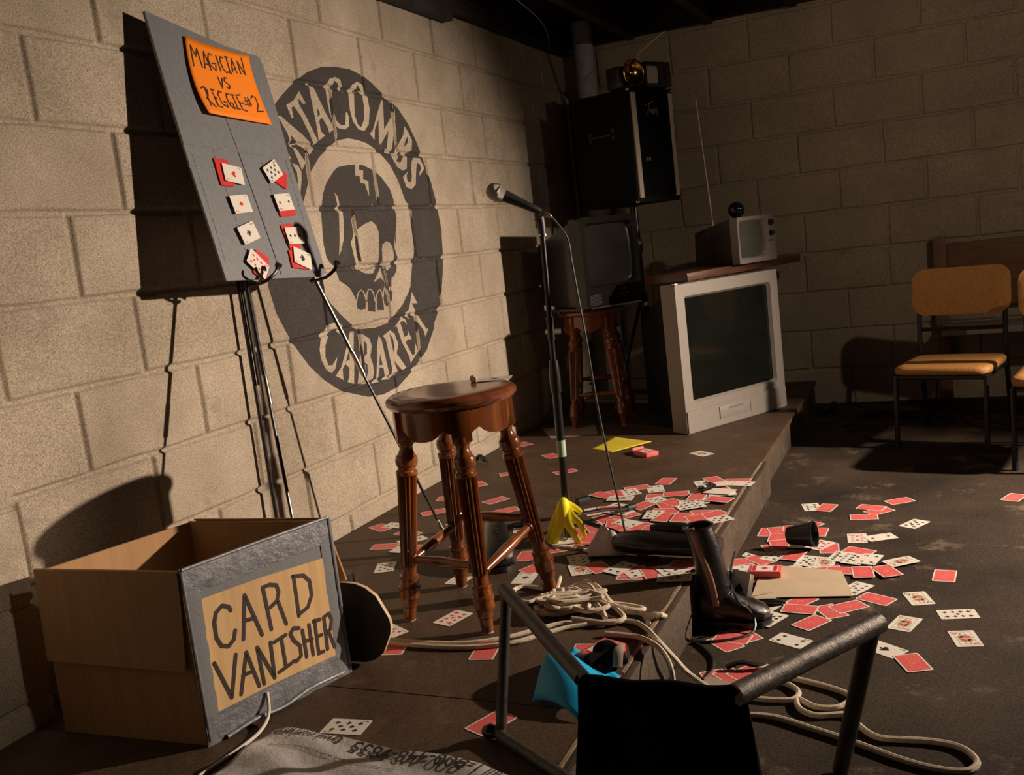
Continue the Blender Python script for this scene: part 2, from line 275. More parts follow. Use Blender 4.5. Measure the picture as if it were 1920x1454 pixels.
MURAL=[["ring","D",0,[[-2.6889,1.5164],[-2.6419,1.5513],[-2.5637,1.6006],[-2.4855,1.6384],[-2.397,1.6663],[-2.3195,1.6756],[-2.2243,1.6784],[-2.1341,1.6641],[-2.0952,1.6497],[-2.0158,1.6141],[-1.9159,1.569],[-1.8466,1.5109],[-1.8026,1.4491],[-1.7749,1.3981],[-1.7236,1.3001],[-1.701,1.2229],[-1.6853,1.1129],[-1.6974,1.012],[-1.7215,0.9322],[-1.7739,0.8047],[-1.8448,0.7419],[-1.8523,0.7211],[-1.9345,0.6441],[-2.0031,0.611],[-2.0688,0.5815],[-2.1905,0.5409],[-2.2975,0.5333],[-2.3944,0.5435],[-2.4821,0.5702],[-2.5644,0.6004],[-2.6388,0.6456],[-2.7064,0.7024],[-2.7815,0.7919],[-2.8342,0.8853],[-2.8528,0.9667],[-2.8537,1.0342],[-2.8582,1.0999],[-2.8551,1.1657],[-2.8447,1.2308],[-2.8269,1.2942],[-2.802,1.3552],[-2.7703,1.413],[-2.7323,1.4668]]],["pale_disc","T",1,[[-2.5413,1.3201],[-2.487,1.3653],[-2.4075,1.4074],[-2.3672,1.4263],[-2.2965,1.4372],[-2.2321,1.4349],[-2.235,1.4355],[-2.1758,1.4268],[-2.1118,1.406],[-2.0343,1.357],[-1.9871,1.299],[-1.9502,1.2202],[-1.9126,1.1955],[-1.9133,1.119],[-1.9387,1.0242],[-1.9831,0.9312],[-1.9949,0.8994],[-2.0122,0.8806],[-2.069,0.8382],[-2.1479,0.7995],[-2.1861,0.7818],[-2.2851,0.7743],[-2.4009,0.7826],[-2.4193,0.7929],[-2.4888,0.8417],[-2.5404,0.887],[-2.5809,0.9387],[-2.6069,0.9838],[-2.6366,1.0593],[-2.6372,1.1386],[-2.6216,1.2015]]],["skull","D",2,[[-2.5166,1.1947],[-2.4934,1.247],[-2.4639,1.2838],[-2.4131,1.3217],[-2.3841,1.3364],[-2.317,1.3455],[-2.2763,1.3484],[-2.2173,1.3474],[-2.1508,1.3308],[-2.1035,1.3068],[-2.0545,1.2644],[-2.039,1.2259],[-2.0408,1.1898],[-2.0366,1.1665],[-2.0447,1.1356],[-2.06,1.0971],[-2.0659,1.0455],[-2.0666,1.0437],[-2.0683,1.0093],[-2.0776,0.9926],[-2.079,0.9779],[-2.0883,0.9613],[-2.1095,0.9456],[-2.1279,0.9396],[-2.1355,0.9109],[-2.136,0.8816],[-2.144,0.8603],[-2.1605,0.8521],[-2.185,0.84],[-2.2053,0.8517],[-2.2112,0.8294],[-2.2582,0.8343],[-2.2729,0.8299],[-2.3221,0.8375],[-2.3325,0.8479],[-2.3634,0.8454],[-2.3848,0.8533],[-2.3838,0.8739],[-2.3871,0.8857],[-2.4107,0.9244],[-2.4355,0.94],[-2.4717,0.9563],[-2.4807,0.9836],[-2.4788,0.999],[-2.5106,1.0208],[-2.5252,1.0391],[-2.529,1.0698],[-2.5316,1.0787],[-2.5254,1.1356],[-2.52,1.181]]],["eye_socket","T",3,[[-2.2142,1.1507],[-2.1875,1.134],[-2.1771,1.1086],[-2.1851,1.0687],[-2.1908,1.0495],[-2.1963,1.0283],[-2.2126,1.0007],[-2.2532,0.9666],[-2.2884,0.9679],[-2.3136,0.972],[-2.3466,0.9858],[-2.3567,1.0208],[-2.3636,1.0599],[-2.3669,1.0811],[-2.3489,1.0996],[-2.338,1.1161],[-2.3005,1.1307],[-2.2508,1.1454]]],["eye_socket","T",3,[[-2.1341,1.0755],[-2.106,1.0679],[-2.095,1.052],[-2.0897,1.0234],[-2.0897,1.0301],[-2.099,1.0037],[-2.1243,0.9808],[-2.1511,0.9692],[-2.1675,0.9787],[-2.1827,0.9917],[-2.1735,1.0271],[-2.1701,1.0581],[-2.1723,1.0429],[-2.164,1.0653]]],["highlight","T",3,[[-2.0684,1.0948],[-2.0693,1.0716],[-2.0626,1.0324],[-2.0704,1.0187],[-2.0805,1.0488]]],["highlight","T",3,[[-2.4247,1.2508],[-2.409,1.238],[-2.4036,1.2005],[-2.3907,1.1839],[-2.3944,1.1439],[-2.4103,1.09],[-2.434,1.0556],[-2.4501,1.039],[-2.4318,1.0979],[-2.4153,1.1796],[-2.4229,1.1914],[-2.4182,1.21]]],["crack_mark","T",3,[[-2.2729,1.3529],[-2.2455,1.3538],[-2.2515,1.3306],[-2.2243,1.3289],[-2.2319,1.2995],[-2.199,1.2915],[-2.2071,1.2384],[-2.2247,1.2825],[-2.2538,1.2857],[-2.2525,1.3088],[-2.2815,1.3106]]],["nose","T",3,[[-2.1988,0.9832],[-2.1864,0.9331],[-2.2083,0.9468],[-2.2572,0.9339]]],["gap","T",3,[[-2.3325,0.8479],[-2.3266,0.8707],[-2.3138,0.8694],[-2.3202,0.8361],[-2.33,0.8407]]],["gap","T",3,[[-2.2729,0.8299],[-2.2603,0.8785],[-2.2514,0.8777],[-2.2582,0.8343]]],["gap","T",3,[[-2.2112,0.8294],[-2.2097,0.8618],[-2.2029,0.8611],[-2.2089,0.8292]]],["tooth_arc","T",4,[[-2.3811,0.8757],[-2.3706,0.8953],[-2.3593,0.9075],[-2.3459,0.9128],[-2.3357,0.9065],[-2.3284,0.8913],[-2.326,0.8702],[-2.3187,0.8703],[-2.3211,0.8917],[-2.3291,0.9081],[-2.3454,0.9166],[-2.3649,0.91],[-2.3772,0.8967],[-2.3879,0.8769]]],["tooth_arc","T",4,[[-2.3175,0.8697],[-2.3069,0.8989],[-2.2947,0.9115],[-2.2871,0.911],[-2.2754,0.9026],[-2.2694,0.8836],[-2.2676,0.8646],[-2.2601,0.8646],[-2.2619,0.8839],[-2.2683,0.9038],[-2.2829,0.9142],[-2.2999,0.9143],[-2.314,0.9002],[-2.3247,0.8706]]],["tooth_arc","T",4,[[-2.2571,0.8637],[-2.2454,0.8862],[-2.2306,0.901],[-2.2233,0.9038],[-2.2162,0.8953],[-2.2138,0.8786],[-2.2125,0.8569],[-2.2048,0.8568],[-2.206,0.8786],[-2.2086,0.896],[-2.2195,0.9072],[-2.2367,0.9035],[-2.2526,0.8877],[-2.2644,0.8649]]],["tooth_arc","T",4,[[-2.2028,0.873],[-2.1944,0.8962],[-2.1844,0.9092],[-2.1774,0.9125],[-2.169,0.9009],[-2.1655,0.8791],[-2.1668,0.8525],[-2.1588,0.8522],[-2.1575,0.879],[-2.1613,0.9015],[-2.1726,0.9157],[-2.1909,0.9115],[-2.202,0.8974],[-2.2104,0.874]]],["tooth_arc","T",4,[[-2.1524,0.8949],[-2.1442,0.9085],[-2.1469,0.9085],[-2.1424,0.8938],[-2.1345,0.8943],[-2.1393,0.9097],[-2.1514,0.9104],[-2.16,0.8963]]],["letter","T",5,[[-2.5482,1.572],[-2.5203,1.5361],[-2.5351,1.5322],[-2.5576,1.5487],[-2.5594,1.5301],[-2.5304,1.4953],[-2.4809,1.4188],[-2.5065,1.4026],[-2.525,1.4421],[-2.5586,1.4931],[-2.5878,1.5211],[-2.6025,1.5159],[-2.5976,1.4849],[-2.6097,1.4827],[-2.6275,1.5216],[-2.5829,1.5412]]],["letter","T",5,[[-2.4837,1.6078],[-2.4755,1.5993],[-2.4604,1.5874],[-2.411,1.5126],[-2.3727,1.4652],[-2.4074,1.4478],[-2.4107,1.4642],[-2.4371,1.4968],[-2.4579,1.4857],[-2.4557,1.4517],[-2.4347,1.4378],[-2.4775,1.419],[-2.4747,1.4533],[-2.4839,1.5312],[-2.4889,1.5872],[-2.4951,1.5999]]],["counter","D",6,[[-2.4596,1.5292],[-2.4454,1.5085],[-2.4613,1.4972]]],["letter","T",5,[[-2.3941,1.5995],[-2.3613,1.6305],[-2.3232,1.6408],[-2.2936,1.6351],[-2.2862,1.592],[-2.3024,1.6003],[-2.3152,1.6215],[-2.3316,1.6276],[-2.3489,1.6096],[-2.3604,1.5639],[-2.359,1.5194],[-2.3506,1.492],[-2.3275,1.4809],[-2.3012,1.4812],[-2.2858,1.5251],[-2.276,1.5282],[-2.2701,1.5092],[-2.2749,1.4801],[-2.3049,1.4667],[-2.3413,1.4672],[-2.3735,1.482],[-2.3899,1.517],[-2.3938,1.5609]]],["letter","T",5,[[-2.2532,1.5966],[-2.2215,1.6256],[-2.1849,1.6404],[-2.1484,1.6302],[-2.1279,1.5998],[-2.1236,1.5498],[-2.1436,1.4948],[-2.1785,1.4697],[-2.217,1.4723],[-2.2484,1.4992],[-2.2572,1.5389]]],["counter","D",6,[[-2.2144,1.6003],[-2.1853,1.6279],[-2.1633,1.6053],[-2.1601,1.5586],[-2.1708,1.5106],[-2.1981,1.4808],[-2.218,1.4897],[-2.2302,1.5237]]],["letter","T",5,[[-2.6704,1.4878],[-2.6281,1.4658],[-2.564,1.4344],[-2.5055,1.3972],[-2.5406,1.37],[-2.5533,1.3936],[-2.5898,1.4038],[-2.6226,1.3982],[-2.609,1.3897],[-2.5665,1.3462],[-2.5923,1.3201],[-2.6053,1.3502],[-2.6277,1.3954],[-2.646,1.4374],[-2.6792,1.4815]]],["counter","D",6,[[-2.6273,1.4294],[-2.5937,1.4063],[-2.6264,1.4007]]],["letter","T",5,[[-2.6411,1.3411],[-2.6109,1.3368],[-2.597,1.316],[-2.6022,1.2892],[-2.6196,1.2464],[-2.6487,1.2199],[-2.6934,1.2357],[-2.7297,1.2973],[-2.7098,1.344],[-2.6555,1.3719],[-2.6416,1.3568],[-2.6858,1.3371],[-2.704,1.2978],[-2.6751,1.2567],[-2.6467,1.2463],[-2.6244,1.2783],[-2.6213,1.3127]]],["letter","T",5,[[-2.0261,1.598],[-2.0209,1.5833],[-2.0388,1.4843],[-1.952,1.5521],[-1.9426,1.5637],[-1.9503,1.5227],[-1.9814,1.4523],[-2.0116,1.3965],[-2.0416,1.3993],[-2.0579,1.4114],[-2.0378,1.4139],[-2.009,1.4816],[-2.0802,1.425],[-2.0897,1.4342],[-2.0711,1.5171],[-2.1058,1.4785],[-2.1173,1.4412],[-2.1452,1.4612],[-2.1195,1.4777],[-2.0699,1.5443]]],["letter","T",5,[[-1.8842,1.5059],[-1.8603,1.4845],[-1.8385,1.4536],[-1.8515,1.4176],[-1.8927,1.3998],[-1.9072,1.3451],[-1.9391,1.3353],[-1.9802,1.3493],[-2.0141,1.3871],[-2.0018,1.3985],[-1.9732,1.3997],[-1.952,1.4319],[-1.9028,1.4724]]],["counter","D",6,[[-1.8715,1.4672],[-1.8727,1.4454],[-1.909,1.4246],[-1.8923,1.4508]]],["counter","D",6,[[-1.9278,1.4148],[-1.9208,1.3924],[-1.9503,1.366],[-1.9811,1.3697],[-1.9557,1.3941]]],["letter","T",5,[[-1.8425,1.3883],[-1.7916,1.3876],[-1.7754,1.3652],[-1.7635,1.3498],[-1.8116,1.3183],[-1.8115,1.3314],[-1.7922,1.3467],[-1.7978,1.3645],[-1.8207,1.3687],[-1.8359,1.3373],[-1.8533,1.285],[-1.892,1.2659],[-1.9293,1.2745],[-1.9465,1.3124],[-1.9001,1.3347],[-1.916,1.3194],[-1.9154,1.297],[-1.8915,1.2926],[-1.8759,1.3138],[-1.8722,1.3525],[-1.8614,1.3754]]],["letter","T",5,[[-2.6218,0.7882],[-2.5789,0.8168],[-2.5296,0.8245],[-2.4938,0.8091],[-2.4817,0.7826],[-2.4996,0.7599],[-2.5088,0.7761],[-2.5183,0.7997],[-2.5444,0.8004],[-2.5784,0.7851],[-2.6051,0.7545],[-2.6145,0.717],[-2.6022,0.6871],[-2.581,0.6862],[-2.5459,0.708],[-2.5685,0.6706],[-2.5926,0.6605],[-2.6205,0.6766],[-2.639,0.711],[-2.6409,0.7451]]],["letter","T",5,[[-2.4511,0.7813],[-2.4279,0.7784],[-2.4446,0.717],[-2.4501,0.6771],[-2.4706,0.6026],[-2.5093,0.6157],[-2.4947,0.6284],[-2.4845,0.6596],[-2.505,0.6767],[-2.5262,0.6638],[-2.5304,0.6264],[-2.5713,0.6476],[-2.5335,0.67],[-2.5011,0.71],[-2.4737,0.7464]]],["counter","D",6,[[-2.4705,0.7233],[-2.4757,0.6886],[-2.5007,0.6849]]],["letter","T",5,[[-2.4086,0.7663],[-2.372,0.7611],[-2.3337,0.7405],[-2.326,0.7132],[-2.3447,0.6792],[-2.3354,0.6541],[-2.3338,0.6222],[-2.3514,0.5961],[-2.3876,0.5888],[-2.4494,0.5981],[-2.4312,0.6382],[-2.4039,0.7112]]],["counter","D",6,[[-2.3725,0.7404],[-2.3562,0.7252],[-2.3632,0.6924],[-2.3847,0.6839]]],["counter","D",6,[[-2.3895,0.6651],[-2.3703,0.6556],[-2.3724,0.6285],[-2.3919,0.6057],[-2.4063,0.6186]]],["letter","T",5,[[-2.272,0.7443],[-2.256,0.7275],[-2.2403,0.6339],[-2.2323,0.5784],[-2.2843,0.584],[-2.2674,0.5898],[-2.2681,0.6262],[-2.2947,0.6318],[-2.3113,0.5972],[-2.3002,0.5814],[-2.3502,0.5819],[-2.3264,0.5971],[-2.3067,0.6496],[-2.2908,0.711]]],["counter","D",6,[[-2.2789,0.6787],[-2.2704,0.6373],[-2.2951,0.6398]]],["letter","T",5,[[-2.2437,0.7393],[-2.1881,0.753],[-2.1604,0.7367],[-2.1431,0.696],[-2.1637,0.6632],[-2.1075,0.6018],[-2.1381,0.5951],[-2.1903,0.6397],[-2.1708,0.5913],[-2.2276,0.5824],[-2.2091,0.6126],[-2.2193,0.674],[-2.2272,0.7237]]],["counter","D",6,[[-2.1964,0.7413],[-2.1763,0.721],[-2.173,0.6892],[-2.1847,0.669]]],["letter","T",5,[[-2.1553,0.7601],[-2.1197,0.7784],[-2.0745,0.7932],[-2.0606,0.7571],[-2.0793,0.7752],[-2.1098,0.7745],[-2.0923,0.7155],[-2.0662,0.7191],[-2.0621,0.7388],[-2.0411,0.7004],[-2.0702,0.7042],[-2.0885,0.6941],[-2.0505,0.6395],[-2.0297,0.6421],[-2.0193,0.6853],[-2.0036,0.6483],[-2.072,0.6125],[-2.0742,0.636],[-2.1157,0.7006],[-2.1378,0.7613]]],["letter","T",5,[[-1.9929,0.877],[-1.959,0.8299],[-2.0014,0.8341],[-1.9772,0.7905],[-1.9184,0.7262],[-1.902,0.7242],[-1.9341,0.6949],[-1.9411,0.7203],[-2.0031,0.7848],[-2.0238,0.804],[-2.0424,0.7765],[-2.0613,0.8052],[-2.0369,0.8082],[-2.015,0.8368]]]]
BOARD=[[0.0298,0.7101],[0.1168,0.6944],[0.3089,0.6596],[0.4483,0.6481],[0.4609,0.624],[0.4406,0.3347],[0.4383,-0.0107],[0.4008,-0.0193],[0.0004,-0.0001],[0.0099,0.3631]]
SIGN=[[0.1452,0.6599],[0.2491,0.6477],[0.4017,0.6421],[0.3894,0.5518],[0.3966,0.4344],[0.2572,0.4385],[0.1265,0.4438],[0.1169,0.5392]]
SIGN_TXT=[[[0.1391,0.5758],[0.1541,0.6366],[0.1622,0.6054],[0.1765,0.6304],[0.1741,0.5764]],[[0.1832,0.5756],[0.2016,0.6263],[0.208,0.5729]],[[0.1876,0.5877],[0.2021,0.5896]],[[0.2326,0.6189],[0.2207,0.6231],[0.2099,0.6061],[0.2119,0.587],[0.2287,0.5754],[0.2372,0.5961],[0.2213,0.595]],[[0.2492,0.6212],[0.2487,0.5759]],[[0.2776,0.6182],[0.2669,0.6197],[0.2603,0.6089],[0.2619,0.5854],[0.2711,0.5747],[0.2798,0.5777]],[[0.2854,0.6222],[0.3004,0.6232]],[[0.2926,0.6222],[0.2886,0.5778]],[[0.2783,0.5775],[0.2948,0.5755]],[[0.3,0.5802],[0.3151,0.6232],[0.3189,0.5794]],[[0.3031,0.5896],[0.3184,0.5904]],[[0.3349,0.5783],[0.3374,0.6171],[0.3542,0.5776],[0.3616,0.6295]],[[0.2243,0.5573],[0.2283,0.5245],[0.2418,0.5554]],[[0.263,0.5579],[0.2533,0.5587],[0.2483,0.5483],[0.2656,0.5364],[0.258,0.5267],[0.2483,0.5306]],[[0.1331,0.5145],[0.1504,0.5202],[0.1485,0.4647]],[[0.1457,0.5216],[0.157,0.5113],[0.1523,0.4956],[0.1429,0.487],[0.1684,0.4635]],[[0.1761,0.5171],[0.1795,0.4693],[0.1964,0.4669]],[[0.1727,0.5158],[0.1876,0.5154]],[[0.177,0.4961],[0.1881,0.4904]],[[0.2165,0.5116],[0.2051,0.5143],[0.1973,0.5038],[0.2013,0.477],[0.2229,0.4692],[0.2224,0.4829],[0.2111,0.4857]],[[0.2454,0.5096],[0.2348,0.5115],[0.2299,0.4953],[0.2349,0.4761],[0.248,0.4674],[0.2484,0.4833],[0.2379,0.4853]],[[0.2509,0.5092],[0.2687,0.5099]],[[0.2595,0.509],[0.2632,0.4687]],[[0.2525,0.4708],[0.2734,0.4686]],[[0.2759,0.5096],[0.2837,0.4685],[0.302,0.466]],[[0.2779,0.5108],[0.2971,0.5137]],[[0.2816,0.4883],[0.2972,0.4897]],[[0.3134,0.5073],[0.3214,0.4807]],[[0.3255,0.5105],[0.331,0.4846]],[[0.3034,0.4963],[0.333,0.5011]],[[0.3014,0.486],[0.3331,0.4889]],[[0.341,0.5079],[0.3496,0.5159],[0.3632,0.5121],[0.3638,0.4916],[0.3482,0.4698],[0.3776,0.4723]]]
BOARD_CARDS=[["B",0.1147,0.2875,-0.029],["AH",0.1547,0.2816,-0.15],["B",0.3553,0.275,-0.501],["8C",0.3309,0.2942,0.39],["AD",0.1461,0.1992,0.069],["B",0.3367,0.1987,1.467],["2C",0.3361,0.2037,0.061],["AC",0.1381,0.1195,0.232],["B",0.3054,0.1009,1.534],["3S",0.3336,0.105,0.006],["B",0.1449,0.0335,1.082],["10D",0.1333,0.0339,-0.795],["B",0.3156,0.0252,-0.182],["AS",0.3354,0.0379,-0.372]]
BOX_LABEL=[[0.032,0.2849],[0.163,0.2811],[0.3225,0.2699],[0.3211,0.1559],[0.3191,0.0532],[0.1597,0.0588],[0.018,0.058],[0.0262,0.1555]]
BOX_TXT=[[[0.0886,0.2406],[0.0853,0.2497],[0.0717,0.257],[0.0566,0.2482],[0.0497,0.2307],[0.0489,0.1998],[0.0565,0.181],[0.0713,0.1739],[0.0856,0.1829],[0.091,0.1989]],[[0.1057,0.1748],[0.1238,0.2594],[0.1487,0.167]],[[0.1134,0.2096],[0.1388,0.2068]],[[0.1719,0.1695],[0.1671,0.26],[0.1832,0.2601],[0.1995,0.2532],[0.2022,0.2381],[0.1951,0.2219],[0.1775,0.2143]],[[0.1973,0.2187],[0.2085,0.1671]],[[0.2417,0.1712],[0.2432,0.2568]],[[0.2405,0.2577],[0.2677,0.2508],[0.2806,0.2343],[0.2806,0.2027],[0.2665,0.1812],[0.2438,0.1752]],[[0.0356,0.1538],[0.0603,0.0727],[0.0836,0.1518]],[[0.0813,0.0702],[0.107,0.1467],[0.124,0.0686]],[[0.0916,0.1049],[0.1147,0.1042]],[[0.1358,0.0681],[0.133,0.1465],[0.1618,0.0698],[0.1646,0.1442]],[[0.1721,0.1412],[0.2031,0.1454]],[[0.1912,0.1407],[0.1917,0.0832]],[[0.1739,0.0764],[0.2055,0.0822]],[[0.2371,0.1465],[0.2239,0.1516],[0.214,0.1435],[0.2194,0.127],[0.2332,0.1094],[0.2321,0.088],[0.2194,0.0811],[0.2116,0.0844]],[[0.2443,0.1388],[0.2451,0.0802]],[[0.2625,0.1438],[0.2621,0.078]],[[0.2455,0.1141],[0.2653,0.111]],[[0.2779,0.1477],[0.2763,0.0746],[0.2896,0.0741]],[[0.2747,0.1465],[0.2921,0.1447]],[[0.2771,0.1112],[0.2903,0.1109]],[[0.3002,0.0747],[0.3027,0.1456],[0.3168,0.1489],[0.3216,0.1334],[0.3149,0.1136],[0.3005,0.1093]],[[0.3098,0.1106],[0.3194,0.0718]]]
EX={"rope_left":[[0.4947,-3.38,0.131],[0.5847,-3.4149,0.131],[0.6783,-3.4259,0.131],[0.8133,-3.4182,0.131],[0.9023,-3.3791,0.131],[0.9595,-3.3265,0.131],[1.0075,-3.2803,0.131],[1.0555,-3.2679,0.131]],"rope_left2":[[0.5206,-3.4083,0.131],[0.6035,-3.4336,0.131],[0.7439,-3.4428,0.131],[0.8476,-3.4333,0.131],[0.9367,-3.3974,0.131],[0.9822,-3.3503,0.131],[1.0288,-3.3021,0.131],[1.072,-3.2781,0.131]],"rope_right":[[1.0071,-3.1498,0.131],[1.0554,-3.1097,0.131],[1.1265,-3.186,0.131],[1.1748,-3.1963,0.131],[1.234,-3.2048,0.131],[1.1768,-2.9665,0.006],[1.1608,-2.9958,0.006],[1.2083,-3.2481,0.131]],"rope_run":[[1.0659,-3.2789,0.131],[1.1268,-3.2494,0.131],[1.1774,-3.249,0.131],[1.2195,-3.2883,0.131],[1.2526,-3.3351,0.131],[1.2755,-3.305,0.08],[1.291,-3.2537,0.02],[1.347,-3.2973,0.008],[1.4129,-3.3734,0.006]],"rope_floor":[[1.3833,-3.3069,0.006],[1.4305,-3.3181,0.006],[1.486,-3.3202,0.006],[1.5258,-3.3106,0.006],[1.5312,-3.276,0.006],[1.5088,-3.2477,0.006],[1.4845,-3.234,0.006],[1.4927,-3.2119,0.006],[1.5507,-3.2279,0.006],[1.6187,-3.2606,0.006],[1.6358,-3.2909,0.006],[1.6141,-3.3294,0.006],[1.5732,-3.3346,0.006],[1.5342,-3.3091,0.006],[1.5434,-3.3492,0.006],[1.577,-3.3699,0.006],[1.6266,-3.3562,0.006],[1.6473,-3.3633,0.006],[1.6615,-3.3969,0.006],[1.7002,-3.4344,0.006],[1.7836,-3.4296,0.006],[1.8373,-3.4419,0.006],[1.8639,-3.4844,0.006],[1.8484,-3.5196,0.006],[1.8015,-3.5244,0.006],[1.7397,-3.505,0.006],[1.6543,-3.4595,0.006],[1.5726,-3.4226,0.006],[1.4966,-3.3917,0.006],[1.4275,-3.3935,0.006],[1.3779,-3.3914,0.006]],"rope_loop":[[1.1307,-3.3203,0.132],[1.1621,-3.3218,0.132],[1.2137,-3.3317,0.132],[1.2725,-3.3935,0.14],[1.2977,-3.4122,0.115],[1.3051,-3.4235,0.08],[1.2938,-3.412,0.05]],"rope_small":[[0.8857,-3.0733,0.131],[0.8282,-3.0602,0.131],[0.8073,-3.0926,0.131],[0.8328,-3.1412,0.131],[0.8789,-3.1644,0.131],[0.8982,-3.134,0.131]],"cable":[[0.8332,-2.593,1.0677],[0.8623,-2.6091,1.0524],[0.8828,-2.6205,1.0095],[0.8912,-2.6251,0.9406],[0.9023,-2.6313,0.8334],[0.9154,-2.6385,0.7103],[0.9245,-2.6436,0.5866],[0.9396,-2.6519,0.4469],[0.9588,-2.6626,0.3229],[0.9751,-2.6716,0.2223],[0.9923,-2.6811,0.1283]],"cord":[[1.3233,-2.8112,0.15],[1.3208,-2.8691,0.12],[1.3331,-2.9284,0.1],[1.3636,-3.0059,0.09],[1.3731,-2.9639,0.06],[1.3875,-2.9564,0.03],[1.3882,-2.986,0.008],[1.3533,-3.0229,0.004],[1.2942,-3.0501,0.004],[1.2555,-3.0526,0.004],[1.2754,-3.0715,0.004],[1.3176,-3.131,0.004],[1.332,-3.1939,0.004],[1.3222,-3.2494,0.004]],"hair":[[1.2598,-3.0425,0.004],[1.2386,-3.0922,0.004],[1.247,-3.1795,0.004],[1.2635,-3.2856,0.004]],"blue":[[1.0995,-3.6207,0.127],[1.1479,-3.6762,0.13],[1.2025,-3.7007,0.13],[1.2205,-3.674,0.16],[1.2163,-3.6881,0.2],[1.2373,-3.5234,0.127],[1.1716,-3.4648,0.13],[1.1137,-3.4068,0.127],[1.0795,-3.39,0.127],[1.1169,-3.5557,0.16]]}
